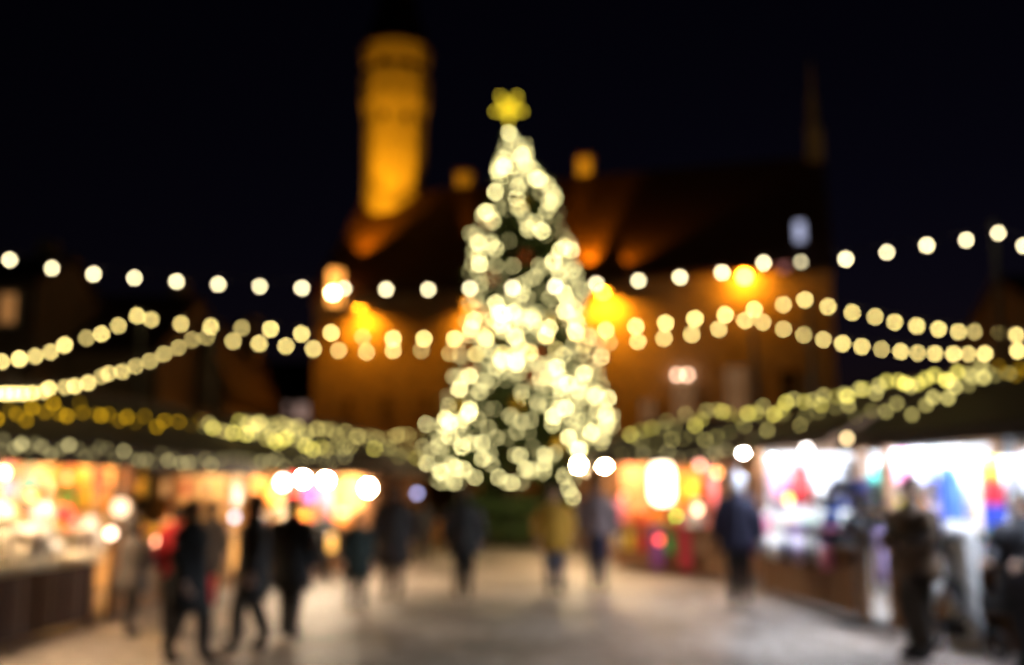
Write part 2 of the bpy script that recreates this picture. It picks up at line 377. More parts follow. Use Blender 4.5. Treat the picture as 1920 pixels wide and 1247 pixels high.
# ------------------------------------------------------------------ background houses
PLASTER = mat('brown_plaster', (.11, .085, .06), .9, .2, .8, .1)
PLASTER2 = mat('tan_plaster', (.15, .115, .075), .9, .2, .8, .1)
HTILE = mat('weathered_house_tile', (.035, .018, .012), .85, .3, 5, .35, kind='brick', col2=(.025, .013, .01))
def house(label, x0, x1, Y, depth, eave, ridge, m, gable_front, wins, lit=None, rz=0, chim=True):
    h = thing('house', label, 'house', (x0, Y, 0), rz); w_ = x1 - x0
    MB().box(0, w_, 0, depth, 0, eave).build('wall', m, h)
    r_ = MB()
    if gable_front:
        MB().add([(0, 0, eave + .003), (w_, 0, eave + .003), (w_ / 2, 0, ridge - .1), (0, depth, eave + .003), (w_, depth, eave + .003), (w_ / 2, depth, ridge - .1)],
                 [(0, 1, 2), (3, 5, 4), (0, 3, 4, 1), (1, 4, 5, 2), (2, 5, 3, 0)]).build('gable', m, h)
        for xa in (-.3, w_ + .3):
            r_.add([(xa, -.3, eave - .3), (w_ / 2, -.3, ridge), (w_ / 2, depth, ridge), (xa, depth, eave - .3), (xa, -.3, eave - .05), (w_ / 2, -.3, ridge + .25), (w_ / 2, depth, ridge + .25), (xa, depth, eave - .05)],
                   [(0, 1, 2, 3), (4, 7, 6, 5), (0, 4, 5, 1), (1, 5, 6, 2), (2, 6, 7, 3), (3, 7, 4, 0)])
    else:
        for ya in (-.4, depth + .4):
            r_.add([(-.1, ya, eave - .2), (w_ + .1, ya, eave - .2), (w_ + .1, depth / 2, ridge), (-.1, depth / 2, ridge), (-.1, ya, eave + .05), (w_ + .1, ya, eave + .05), (w_ + .1, depth / 2, ridge + .25), (-.1, depth / 2, ridge + .25)],
                   [(0, 1, 2, 3), (4, 7, 6, 5), (0, 4, 5, 1), (1, 5, 6, 2), (2, 6, 7, 3), (3, 7, 4, 0)])
        MB().add([(0.002, .0, eave + .003), (.002, depth, eave + .003), (.002, depth / 2, ridge - .1), (.3, 0, eave + .003), (.3, depth, eave + .003), (.3, depth / 2, ridge - .1)], [(0, 1, 2), (3, 5, 4), (0, 3, 4, 1), (1, 4, 5, 2), (2, 5, 3, 0)]).build('gable', m, h)
        MB().add([(w_ - .3, .0, eave + .003), (w_ - .3, depth, eave + .003), (w_ - .3, depth / 2, ridge - .1), (w_, 0, eave + .003), (w_, depth, eave + .003), (w_, depth / 2, ridge - .1)], [(0, 1, 2), (3, 5, 4), (0, 3, 4, 1), (1, 4, 5, 2), (2, 5, 3, 0)]).build('gable', m, h)
    ro = r_.build('roof', HTILE, h)
    if chim: MB().box(w_ * .7, w_ * .7 + .7, depth * .5, depth * .5 + .7, ridge - 1.5, ridge + .9).build('chimney', m, ro)
    for (wx, wz, ww, hh, pm) in wins:
        f = MB(); f.box(wx - ww / 2 - .1, wx - ww / 2, -.07, .02, wz - .1, wz + hh + .1); f.box(wx + ww / 2, wx + ww / 2 + .1, -.07, .02, wz - .1, wz + hh + .1)
        f.box(wx - ww / 2, wx + ww / 2, -.07, .02, wz - .1, wz); f.box(wx - ww / 2, wx + ww / 2, -.07, .02, wz + hh, wz + hh + .1)
        f.box(wx - .03, wx + .03, -.06, .02, wz, wz + hh)
        fo = f.build('window', WHITEP, h); MB().box(wx - ww / 2, wx + ww / 2, -.03, .01, wz, wz + hh).build('pane', pm, fo)
    d_ = MB().box(w_ * .45, w_ * .45 + 1.1, -.06, .02, 0.02, 2.3).build('door', WOOD, h)
    MB().ball((w_ * .45 + .95, -.09, 1.05), .05).build('handle', METAL, d_)
    return h
def H(px, py, Y): return P(px, py, Y)
e = H(40, 500, 38)
LITW = glow('warm_window_light', (1, .42, .12), .42)
x0 = H(-190, 500, 38).x; x1 = H(75, 500, 38).x
wc = H(14, 600, 38)
house('tall dark house at the edge of the square with one warm lit window', x0, x1, 38, 6, e.z - .6, e.z + .9, PLASTER, False,
      [(wc.x - x0, wc.z - .1, .55, 1.1, LITW), (wc.x - x0 - 2.4, wc.z - .1, .9, 1.4, DARKW), (wc.x - x0 - 2.4, wc.z - 3.6, .9, 1.4, DARKW), (wc.x - x0, wc.z - 3.6, .9, 1.4, DARKW)])
a = H(85, 650, 41); b = H(300, 650, 41)
house('low dark-roofed house between the tall house and the gabled house', a.x, b.x, 41, 10, H(200, 655, 41).z, H(200, 556, 45).z, PLASTER2, False,
      [(1.2, 3.4, .9, 1.3, DARKW), (3.0, 3.4, .9, 1.3, DARKW)])
a = H(305, 650, 46); b = H(425, 650, 46)
house('narrow gabled house with a steep roof beside the low dark-roofed house', a.x, b.x, 46, 12, H(360, 735, 46).z, H(350, 590, 46).z, PLASTER2, True, [(1.0, 3.6, .8, 1.2, DARKW), (2.1, 3.6, .8, 1.2, DARKW)])
a = H(428, 700, 66); b = H(600, 700, 66)
PW = glow('pale_pink_window_light', (1, .62, .5), .34)
hw = [(H(px, 775, 66).x - a.x, H(px, 790, 66).z, .75, 1.15, PW) for px in (462, 497, 532, 566)]
house('far low house with a row of four pale pink windows left of the town hall', a.x, b.x, 66, 10, H(500, 745, 66).z, H(500, 668, 66).z, PLASTER, False, hw, chim=False)
a = H(1990, 600, 36); b = H(2270, 600, 36)
house('dark house at the edge of the square behind the string light pole', a.x, b.x, 36, 9, H(1900, 610, 36).z, H(1900, 480, 36).z, PLASTER, False, [(1.3, 4.6, .9, 1.3, DARKW), (3.3, 4.6, .9, 1.3, DARKW)])

# ------------------------------------------------------------------ Christmas tree
TRY = 31.0
foot = G(965, 915 + 3174 / TRY); TX = P(962, 900, TRY).x
tp = lambda py: P(960, py, TRY).z
PROF = [(228, 5), (250, 10), (300, 34), (350, 58), (400, 76), (450, 92), (500, 104), (550, 113), (600, 118), (650, 138), (700, 146), (750, 158), (800, 172), (850, 170), (900, 145), (915, 110)]
CEN = [(228, 955), (250, 957), (300, 968), (350, 978), (450, 979), (540, 981), (650, 992), (750, 987), (800, 973), (870, 962), (915, 960)]
def cen(py):
    for (a, ra), (b, rb) in zip(CEN, CEN[1:]):
        if a <= py <= b: return (ra + (rb - ra) * (py - a) / (b - a) - 962) * TRY / FPX
    return 0
def rad(py):
    for (a, ra), (b, rb) in zip(PROF, PROF[1:]):
        if a <= py <= b: return (ra + (rb - ra) * (py - a) / (b - a)) * TRY / FPX
    return .1
tree = thing('christmas_tree', 'tall Christmas tree in the middle of the market covered in warm white lights', 'Christmas tree', (TX, TRY, 0))
MB().tube([(0, 0, 0), (0, 0, 4), (0, 0, tp(245))], [.24, .17, .03], 10).build('trunk', mat('spruce_bark', (.09, .055, .03), .9, .3, 8, .5), tree)
cr = MB(); rnd = random.Random(11)
NEEDLE = mat('spruce_needles', (.045, .07, .014), .7, .5, 3)
for i in range(620):
    q = (i + .5) / 620; py = 245 + (908 - 245) * (q ** .62)
    z = tp(py); L = rad(py) * rnd.uniform(.8, 1.12); a = rnd.uniform(0, 2 * math.pi)
    d = Vector((math.cos(a), math.sin(a), 0)); rise = rnd.uniform(.0, .25) * L
    ox = cen(py); pts = [Vector((ox * min(1, .3 + s_), 0, z + rise)) + d * L * s_ + Vector((0, 0, -rise * 1.1 * s_ * s_)) for s_ in (0.05, .5, 1)]
    cr.tube(pts, [.03, .02, .006], 4, False)
    side = Vector((-d.y, d.x, 0))
    for k in range(int(14 + L * 14)):
        s_ = rnd.uniform(.12, 1.0) ** .7; p = Vector((ox, 0, z + rise)) + d * L * s_ + Vector((0, 0, -rise * 1.1 * s_ * s_))
        ln = rnd.uniform(.16, .38) * (.55 + .6 * (1 - s_)); v = (d * rnd.uniform(.3, 1) + side * rnd.uniform(-1, 1) + Vector((0, 0, rnd.uniform(-.55, .15)))).normalized() * ln
        wv = Vector((rnd.uniform(-1, 1), rnd.uniform(-1, 1), rnd.uniform(-1, 1))).cross(v).normalized() * ln * .22
        cr.add([p, p + v * .5 + wv, p + v, p + v * .5 - wv], [(0, 1, 2, 3)])
cr.build('crown', NEEDLE, tree)
# star on the top
sc_ = TRY / FPX; stz = tp(203)
star = thing('tree_star', 'yellow glowing star on the tip of the Christmas tree', 'star', (P(954, 203, TRY).x, TRY, stz))
sm = MB(); ro_, ri_ = 29 * sc_, 14 * sc_
ring = [(math.sin(math.pi * k / 6) * (ro_ if k % 2 == 0 else ri_) , math.cos(math.pi * k / 6) * (ro_ if k % 2 == 0 else ri_)) for k in range(12)]
ring = [(math.sin(math.pi * (k + 1) / 5) * (ro_ if k % 2 == 0 else ri_), math.cos(math.pi * (k + 1) / 5) * (ro_ if k % 2 == 0 else ri_)) for k in range(10)]
sm.add([(x, 0, z) for x, z in ring] + [(0, -.12, 0), (0, .12, 0)], [(k, (k + 1) % 10, 10) for k in range(10)] + [((k + 1) % 10, k, 11) for k in range(10)])
sm.build('star_body', glow('yellow_star_light', (.85, .58, .02), 1.5), star)
MB().tube([(0, 0, -ri_ * .9), (0, 0, tp(238) - stz)], .03).build('stem', METAL, star)
sb = MB().ball((0, 0, 0), .05, 8, 5)
sb0 = None
YB = glow('yellow_star_bulb', (1, .75, .05), 5)
for k in range(0, 10, 2):
    p = (ring[k][0] * .95, -.10, ring[k][1] * .95)
    if sb0 is None: sb0 = sb.build('bulb', YB, star, True, p)
    else: link_copy(sb0, star, p)

# fairy lights of the tree: one long string, its largest 100 bulbs as parts
def bulbmesh(name, r): 
    o = MB().ball((0, 0, 0), r, 8, 5); return o
TCOL = (1.0, .87, .37)
tms = [glow('tree_light_%d' % i, TCOL, s_) for i, s_ in enumerate((4, 10, 20, 44))]
fl = thing('fairy_light_string', 'warm white fairy lights wound round the Christmas tree from tip to lowest branches', 'string lights', (TX, TRY, 0))
pts = [(954, 249)]
spots = []
rnd = random.Random(5)
def addspot(px, py, mi, front=None):
    z = tp(py); x = P(px, py, TRY).x - TX - cen(py); rr = rad(py)
    yy = -math.sqrt(max(rr * rr - x * x, .02)) if front is None else front
    # keep the picture position while moving to the front of the crown
    p = P(px, py, TRY + yy); spots.append((p.x - TX, p.y - TRY, p.z, mi))
for px, py, mi in ((954, 249, 3), (944, 283, 1), (985, 270, 1), (945, 297, 2), (978, 291, 3), (963, 312, 2), (937, 335, 3), (1012, 335, 3), (928, 360, 3), (976, 338, 1), (976, 370, 2), (1035, 380, 3),
                   (910, 397, 3), (1040, 413, 2), (882, 438, 1), (895, 455, 2), (990, 430, 2), (1016, 433, 3), (1060, 460, 3), (1037, 490, 3), (920, 458, 2), (888, 600, 3), (945, 588, 3), (880, 705, 3),
                   (965, 632, 3), (1030, 615, 3), (1078, 620, 3), (1128, 670, 3), (1050, 730, 3), (1140, 747, 3), (1060, 765, 3), (1037, 780, 3), (1120, 770, 2), (1109, 810, 3), (1128, 830, 2), (1066, 820, 3), (1087, 843, 3),
                   (866, 838, 3), (852, 855, 3), (826, 905, 3), (826, 885, 3), (800, 868, 3), (835, 785, 3), (880, 775, 3), (799, 795, 2), (930, 690, 2), (999, 698, 3), (978, 745, 3), (1057, 893, 2), (1066, 917, 2), (1074, 931, 2), (1099, 945, 1), (1075, 936, 0),
                   (960, 905, 2), (935, 895, 2), (985, 880, 2), (975, 855, 2), (905, 860, 2), (890, 895, 2), (1000, 590, 1)):
    addspot(px, py, mi)
# clusters at random over the crown surface
cl = [(rnd.uniform(0, 1) ** .6, rnd.uniform(-1, 1)) for _ in range(60)]
gaps = [(985, 478, 22), (1010, 565, 18), (1035, 640, 14), (925, 480, 10), (1010, 810, 9), (880, 840, 8), (1040, 880, 18), (990, 650, 7)]
while len(spots) < 560:
    if rnd.random() < .62:
        c_ = rnd.choice(cl); q = min(max(c_[0] + rnd.gauss(0, .035), 0), 1); s_ = min(max(c_[1] + rnd.gauss(0, .12), -1), 1)
    else:
        q = rnd.uniform(0, 1) ** .62; s_ = rnd.uniform(-1, 1)
    py = 255 + (905 - 255) * q
    s_ = s_ * rnd.uniform(.93, 1.03)
    px = 962 + cen(py) * FPX / TRY + s_ * rad(py) * FPX / TRY
    if any(math.hypot(px - gx, py - gy) < gr for gx, gy, gr in gaps): continue
    if py > 890 and px > 1000: continue
    mi = rnd.choices((0, 1, 2, 3), (.46, .36, .14, .04))[0]
    bias = math.exp(-((py - 620) / 110) ** 2) * .13
    if rnd.random() < bias: mi = min(3, mi + 2)
    addspot(px, py, mi)
# about a fifth of them round the back of the crown
for k in range(70):
    py = 260 + 640 * rnd.random() ** .62; a = rnd.uniform(.1, .9) * math.pi
    spots.append((cen(py) + math.cos(a) * rad(py), math.sin(a) * rad(py), tp(py), rnd.choice((0, 1))))
BR = .040
big = sorted(range(len(spots)), key=lambda i: (spots[i][1] > 0, -spots[i][3], spots[i][1]))[:100]
bigset = set(big); b0 = None
rest = [MB() for _ in tms]
for i, (x, y, z, mi) in enumerate(spots):
    if i in bigset:
        if b0 is None:
            b0 = bulbmesh('bulb', BR).build('bulb', tms[mi], fl, True, (x, y, z)); b0.material_slots[0].link = 'OBJECT'; b0.material_slots[0].material = tms[mi]
        else: link_copy(b0, fl, (x, y, z), None, tms[mi])
    else: rest[mi].ball((x, y, z), BR, 8, 5)
# the other bulbs: one mesh with four brightnesses
allb = MB(); mids = []
for mi, r_ in enumerate(rest):
    mids += [mi] * len(r_.f); allb.add(r_.v, r_.f)
ob = allb.build('small_bulbs', tms[0], fl, True); ob['kind'] = 'stuff'
for m_ in tms[1:]: ob.data.materials.append(m_)
ob.data.polygons.foreach_set('material_index', mids)
cb = MB(); hel = []
for k in range(600):
    q = k / 599; py = 250 + 640 * q; a = q * 2 * math.pi * 22; r_ = rad(py) * .9
    hel.append((cen(py) + r_ * math.cos(a), r_ * math.sin(a), tp(py)))
cb.tube(hel, .006, 4).build('cable', CABLE, fl)

# baubles
for (px, py, c_, nm) in ((985, 480, (.55, .10, .02), 'red'), (912, 412, (.55, .10, .02), 'red'), (920, 520, (.55, .10, .02), 'red'), (1010, 660, (.55, .10, .02), 'red'), (1000, 705, (.55, .10, .02), 'red'), (880, 690, (.55, .10, .02), 'red'),
                         (978, 378, (.7, .42, .02), 'gold'), (1032, 600, (.7, .42, .02), 'gold'), (970, 755, (.7, .42, .02), 'gold'), (1048, 833, (.7, .42, .02), 'gold'), (915, 610, (.7, .42, .02), 'gold'), (860, 760, (.7, .42, .02), 'gold')):
    z = tp(py); rr = rad(py) * 1.02; x = P(px, py, TRY).x - TX - cen(py); yy = -math.sqrt(max(rr * rr - x * x, .04)) - .05
    p = P(px, py, TRY + yy)
    t = thing('bauble', nm + ' glass bauble hanging among the lights of the Christmas tree', 'bauble', p, 0, nm + ' baubles on the Christmas tree')
    MB().ball((0, 0, 0), .17, 14, 10).build('globe', mat('bauble_' + nm, c_, .18, .1, 4, 0, .5), t, True)
    MB().lathe([(.035, .16), (.035, .21), (.01, .23)], n=8).build('hanger', METAL, t)
# low green screen of spruce round the foot
hd = MB(); rnd = random.Random(3)
for k in range(5200):
    a = rnd.uniform(0, 2 * math.pi); r_ = 1.55 + rnd.uniform(-.22, .22); z = rnd.uniform(0.02, 1.45)
    p = Vector((r_ * math.cos(a), r_ * math.sin(a), z)); v = Vector((rnd.uniform(-1, 1), rnd.uniform(-1, 1), rnd.uniform(-.4, 1))).normalized() * rnd.uniform(.12, .26)
    wv = v.cross(Vector((rnd.uniform(-1, 1), rnd.uniform(-1, 1), rnd.uniform(-1, 1)))).normalized() * .04
    hd.add([p, p + v * .5 + wv, p + v, p + v * .5 - wv], [(0, 1, 2, 3)])
hd.torus((0, 0, .5), 1.55, .18, 28, 6, 'z'); hd.torus((0, 0, 1.1), 1.55, .14, 28, 6, 'z')
ho = hd.build('spruce_hedge', mat('dark_spruce_green', (.03, .06, .012), .8, .5, 3)); ho.location = (TX, TRY, 0)
tag(ho, 'low round hedge of dark spruce branches round the foot of the Christmas tree', 'hedge')

# ------------------------------------------------------------------ festoon strings over the square
FCOL = (1.0, .76, .25)
F1M = [glow('festoon_bright_%d' % i, (1.0, .84, .48), s_) for i, s_ in enumerate((9, 24))]
F2M = [glow('festoon_warm_%d' % i, FCOL, s_) for i, s_ in enumerate((11, 23, 34, 18, 28))]
def festoon(label, plist, mats, r, group='festoon strings over the square', ends=()):
    """plist: (px, py, Y, material index)"""
    wp = [P(px, py, Y) for px, py, Y, _ in plist]
    o = wp[0].copy(); t = thing('festoon_string', label, 'string lights', o, 0, group)
    first = None
    for p, (_, _, _, mi) in zip(wp, plist):
        l = p - o
        if mi == 1 and len(mats) > 3: mi = random.choice((1, 1, 3, 4))
        if first is None:
            first = bulbmesh('bulb', r).build('bulb', mats[mi], t, True, l); first.material_slots[0].link = 'OBJECT'; first.material_slots[0].material = mats[mi]
        else: link_copy(first, t, l, random.uniform(.9, 1.06), mats[mi])
    cab = [p - o + Vector((0, 0, r + .05)) for p in wp]
    pre = [Vector(e_) - o for e_ in ends[:1] if e_]; post = [Vector(e_) - o for e_ in ends[1:] if e_]
    m_ = MB().tube(pre + cab + post, .008, 5)
    for p in wp:
        l = p - o; m_.lathe([(.016, r * .85), (.016, r + .05)], l, 6)
    m_.build('cable', CABLE, t)
    return t
def ramp(l, Y0, Y1, d=1):
    n = len(l); out = []
    for i, it in enumerate(l):
        mi = it[2] if len(it) > 2 else d
        out.append((it[0], it[1], 1 / (1 / Y0 + (1 / Y1 - 1 / Y0) * i / max(n - 1, 1)), mi))
    return out
F1Y = 12.5
pole_top = P(1863, 424, F1Y)
f1 = [(18, 487), (97, 503), (175, 514), (252, 521), (331, 528), (409, 533), (487, 537), (566, 540), (645, 541), (724, 543), (803, 543), (881, 541), (961, 540), (1041, 537), (1118, 532), (1197, 526), (1275, 520), (1354, 511), (1432, 493), (1502, 491, 0), (1586, 486), (1663, 473), (1738, 460), (1812, 450), (1872, 437)]
f1 = [(-60, 468)] + f1; F1N = len(f1)
festoon('highest festoon string of bright white bulbs sagging right across the square', ramp(f1, F1Y, F1Y - .25), F1M, .027, ends=(P(-140, 445, F1Y), pole_top))
festoon('short end of festoon string beyond the pole, going out of the frame', ramp([(1920, 461), (1992, 485)], F1Y - .3, F1Y - 1.2), F1M, .027, ends=(pole_top, None))
f2l = [(283, 599), (339, 607), (395, 612), (453, 615, 0), (507, 617, 2), (565, 626, 2), (621, 624, 2), (680, 632, 0), (737, 635, 2), (795, 635, 2), (852, 635, 2), (910, 634, 2), (967, 632, 2), (1024, 629, 2), (1080, 624, 2), (1136, 619, 2), (1192, 612, 2), (1248, 606, 2), (1303, 598, 2), (1360, 590, 2), (1414, 580, 2), (1469, 571), (1509, 562)]
F2Y = 18.5; F3Y = 20.5
a2l, a2r = P(264, 583, F2Y), P(1517, 555, F2Y)
a3l, a3r = P(398, 618, F3Y), P(1412, 590, F3Y)
festoon('second festoon string crossing the square below the highest one, in front of the tree', ramp(f2l, F2Y, F2Y), F2M, .034, ends=(a2l, a2r))
f3 = [(437, 640), (486, 644), (536, 649), (587, 654), (635, 657), (687, 660), (737, 657), (790, 657, 0), (843, 663, 0), (893, 664), (943, 663), (993, 660), (1043, 655, 0), (1095, 648, 0), (1143, 642, 0), (1196, 640), (1245, 634), (1297, 627), (1348, 617), (1397, 601)]
festoon('lowest cross festoon string of the square, farthest back before the tree', ramp(f3, F3Y, F3Y), F2M, .036, ends=(a3l, a3r))
festoon('festoon string dropping from the pole over the tall dark house side towards the pale-goods stall',
        ramp([(257, 592), (222, 611), (190, 626), (162, 634, 0), (121, 647), (95, 660), (66, 668), (36, 673), (3, 678), (-30, 681)], F2Y - .2, 14.5), F2M, .03, ends=(a2l, None))
festoon('long drooping festoon string above the roof of the orange-lit stall, bulbs close together',
        ramp([(388, 632), (360, 637), (334, 652), (307, 664), (281, 677), (254, 687), (229, 697), (204, 700), (190, 706, 0), (165, 718), (140, 724), (122, 726, 0), (92, 728), (80, 735, 0), (60, 737), (42, 738), (25, 738), (10, 738), (-8, 738)], F3Y - .2, 9.6, 3), F2M, .026, ends=(a3l, None))
festoon('upper festoon string beside the dark house, dropping towards the light pole', ramp([(1553, 575), (1598, 586), (1641, 594), (1678, 604), (1719, 611), (1760, 617), (1797, 622), (1827, 622, 0), (1875, 623), (1906, 628), (1945, 632)], F2Y - .3, 14), F2M, .03, ends=(a2r, None))
festoon('lower festoon string above the white-lit stall, dropping towards the light pole', ramp([(1430, 604), (1469, 617), (1507, 628), (1544, 637), (1580, 644), (1616, 650), (1653, 655), (1689, 659), (1721, 662), (1753, 663), (1788, 664), (1816, 664), (1847, 663), (1881, 659), (1908, 658), (1940, 655)], F3Y - .2, 14), F2M, .03, ends=(a3r, None))
POLEM = mat('dark_pole_paint', (.02, .02, .02), .7)
def pole(label, top, r=.06):
    t = thing('light_pole', label, 'pole', (top.x, top.y, 0), 0, 'poles of the festoon strings')
    MB().tube([(0, 0, 0), (0, 0, top.z * .5), (0, 0, top.z)], [r * 1.2, r, r * .8], 10).build('mast', POLEM, t)
    MB().lathe([(r * 2.6, 0), (r * 2.6, .06), (r * 1.4, .12), (r * 1.25, .3)], n=10).build('base', METAL, t)
    MB().torus((0, 0, top.z - .03), r * 1.1, .014, 12, 6, 'z').build('hook_ring', METAL, t)
pole('tall grey pole carrying the highest festoon string beside the dark house', pole_top + Vector((0, 0, .08)), .042)
pole('grey pole behind the orange-lit stall holding the second festoon string', a2l)
pole('grey pole behind the two-bulb stall holding the lowest festoon string', a3l)
pole('grey pole behind the white-lit stall holding the second festoon string', a2r)
pole('grey pole behind the red-goods stall holding the lowest festoon string', a3r)

# ------------------------------------------------------------------ market stalls
STALLS = {}
FASC = mat('tarred_fascia', (.022, .012, .007), .9, .3, 3, .2, kind='wave')
def stall(key, label, A, B, inner, roofm, fascia=.1, depth=2.0, eave=2.15, ridge=3.0, counter=WOODM, side='lr'):
    A = Vector((A[0], A[1], 0)); B = Vector((B[0], B[1], 0)); d = B - A; w_ = d.length; rz = math.atan2(d.y, d.x)
    s = thing('market_stall', label, 'market stall', A, rz, 'wooden market stalls round the square')
    for x in (.06, w_ - .06):
        for y in (.06, depth - .06):
            MB().box(x - .05, x + .05, y - .05, y + .05, 0.0, eave - .02).build('post', WOODM, s)
    MB().box(.115, w_ - .115, .02, .06, .06, .90).build('counter_front', counter, s)
    k = max(3, int(w_ / .6))
    for i in range(k + 1):
        x = .15 + (w_ - .3) * i / k; MB().box(x - .03, x + .03, -.005, .017, .08, .88).build('batten', counter, s)
    MB().box(.0, w_, -.18, .62, .905, .955).build('counter_top', WOODM, s)
    MB().box(.115, w_ - .115, depth - .05, depth - .01, .04, eave - .05).build('back_wall', inner, s)
    if 1:
        for x in ([.02] if 'l' in side else []) + ([w_ - .06] if 'r' in side else []): MB().box(x, x + .035, .115, depth - .115, .04, eave - .05).build('side_wall', inner, s)
    for y, z in ((.25, 2.10), (.75, 2.13)): MB().tube([(.06, y, z), (w_ - .06, y, z)], .014, 6).build('hanging_rail', METAL, s)
    for z in (1.30, 1.72): MB().box(.12, w_ - .12, depth - .32, depth - .053, z, z + .03).build('shelf', WOODM, s)
    r_ = MB(); o = .42; ym = depth / 2; slp = (ridge - eave) / (ym + o)
    for y0 in (-o, depth + o):
        r_.add([(-.2, y0, eave), (w_ + .2, y0, eave), (w_ + .2, ym, ridge), (-.2, ym, ridge), (-.2, y0, eave + .06), (w_ + .2, y0, eave + .06), (w_ + .2, ym, ridge + .06), (-.2, ym, ridge + .06)],
               [(0, 1, 2, 3), (4, 7, 6, 5), (0, 4, 5, 1), (1, 5, 6, 2), (2, 6, 7, 3), (3, 7, 4, 0)])
    ro = r_.build('roof', roofm, s)
    MB().box(-.2, w_ + .2, ym - .06, ym + .06, ridge + .064, ridge + .10).build('ridge_board', WOOD, ro)
    MB().box(-.2, w_ + .2, -o - .035, -o - .004, eave - fascia, eave + .05).build('fascia', FASC, s)
    for x in ([.0] if 'l' in side else []) + ([w_ - .05] if 'r' in side.lower() else []):
        gm = MB()
        z0 = eave + slp * o * .9
        za = eave + slp * (o + .02) - .012; pr = [(.02, eave - .05), (depth - .02, eave - .05), (depth - .02, za), (ym, ridge - .02), (.02, za)]
        gm.add([(x + dx, y, z) for dx in (0, .05) for y, z in pr], [(0, 1, 2, 3, 4), (9, 8, 7, 6, 5)] + [(k, (k + 1) % 5, (k + 1) % 5 + 5, k + 5) for k in range(5)])
        gm.build('gable', WOOD, s)
    STALLS[key] = dict(o=s, w=w_, M=Matrix.Translation(A) @ Matrix.Rotation(rz, 4, 'Z'), rz=rz, eave=eave, ridge=ridge, depth=depth, slp=slp, oh=o, fascia=fascia)
    return s
WARMI = mat('warm_pine_boards', (.62, .36, .13), .7, .2, 3, .2, kind='wave')
REDI = mat('red_brown_boards', (.45, .20, .09), .7, .25, 3, .2, kind='wave')
WHITEI = mat('white_boards', (.72, .72, .70), .7, .06, 3, .1)
stall('L1', 'dark-roofed stall with heaps of pale goods glowing on its counter, nearest the lit-window house', (-5.55, 8.4), (-5.32, 13.1), mat('soot_brown_boards', (.10, .055, .025), .8, .35, 3, .2, kind='wave'), SHINGLE, .2, counter=mat('dark_red_brown_boards', (.055, .02, .008), .8, .3, 3, .3, kind='wave'), side='l')
MB().box(1.3, 4.6, .32, .60, .957, 1.20).build('display_step', WOODM, STALLS['L1']['o'])
stall('L2', 'wooden stall glowing orange inside behind the walkers in black', (-5.28, 13.6), (-4.85, 17.6), WARMI, SHINGLE, .26, side='')
stall('L3', 'stall with two round white bulbs hanging under its eave', (-4.72, 18.05), (-3.02, 21.2), WARMI, SHINGLE, .2, side='r')
stall('L4', 'unlit dark stall closest to the Christmas tree beyond the two-bulb stall', (-2.95, 22.0), (-2.55, 26.0), WOODM, SHINGLE, .2)
stall('R3', 'dim stall half hidden by the drooping lights of the Christmas tree', (1.75, 28.5), (2.2, 24.4), WOODM, SHINGLE, .1)
stall('R2', 'red and orange lit stall with a tall white paper lantern', (2.23, 21.9), (3.96, 19.2), REDI, SHINGLE, .08, eave=2.25, ridge=3.05)
stall('R1', 'white-lit clothes stall with brown counter behind the person in the white hat', (4.15, 17.0), (4.49, 13.1), WHITEI, SHINGLE, .06, eave=2.33, ridge=3.08, side='lR')
stall('R0', 'dazzling white stall with rainbow scarf behind the man in the patterned jumper', (4.62, 12.6), (5.35, 8.4), WHITEI, SHINGLE, .1, eave=2.27, ridge=3.06, side='r')
SN = dict(L1='in the pale-goods stall', L2='in the orange-lit stall', L3='in the two-bulb stall', R2='in the red and orange stall', R1='in the white-lit clothes stall', R0='in the rainbow scarf stall')
def LW(key, x, y, z): return STALLS[key]['M'] @ Vector((x, y, z))

# fairy lights along the stall roofs
def fam(name, col, levels): return [glow('%s_%d' % (name, i), col, s_) for i, s_ in enumerate(levels)]
GOLD = fam('gold_fairy', (1, .55, .012), (1, 2.2, 4.5)); DIMW = fam('dim_fairy', (1, .84, .36), (.8, 1.8, 3.6))
OLIVE = fam('olive_fairy', (1, .84, .16), (2.5, 5.5, 10)); OLIVD = fam('olive_dim_fairy', (1, .84, .26), (1.5, 3, 5)); PALE = fam('pale_fairy', (1, .80, .24), (3, 5, 8))
def strand(label, path, n, mats, r, seed, jit=9):
    """a garland of fairy lights hung along the stall roofs; path gives (px, py, Y) stations"""
    rnd = random.Random(seed); L = [0]
    for a, b in zip(path, path[1:]): L.append(L[-1] + math.hypot(b[0] - a[0], b[1] - a[1]))
    wp = []
    for i in range(n):
        d = L[-1] * min(max((i + .5 + rnd.uniform(-.35, .35)) / n, 0), 1)
        k = max(q for q in range(len(path) - 1) if L[q] <= d); u = (d - L[k]) / (L[k + 1] - L[k]); a, b = path[k], path[k + 1]
        wp.append(P(a[0] + (b[0] - a[0]) * u, a[1] + (b[1] - a[1]) * u + rnd.uniform(-jit, jit), a[2] + (b[2] - a[2]) * u))
    o = wp[0].copy(); t = thing('fairy_light_string', label, 'string lights', o, 0, 'fairy lights along the stall roofs'); first = None
    for p in wp:
        m_ = rnd.choice(mats)
        if first is None:
            first = bulbmesh('bulb', r).build('bulb', m_, t, True, p - o); first.material_slots[0].link = 'OBJECT'; first.material_slots[0].material = m_
        else: link_copy(first, t, p - o, None, m_)
    MB().tube([p - o + Vector((0, 0, r + .006)) for p in wp], .005, 4).build('cable', CABLE, t)
LA = [(372, 792, 17.4), (480, 802, 18.3), (600, 815, 19.9), (700, 822, 22.0), (790, 828, 26.0)]
strand('pale yellow upper fairy light strand from the orange-lit stall to the tree along the ridges', [(440, 785, 18.0)] + [(a, b - 6, c) for a, b, c in LA[2:]], 24, PALE, .032, 5, 6)
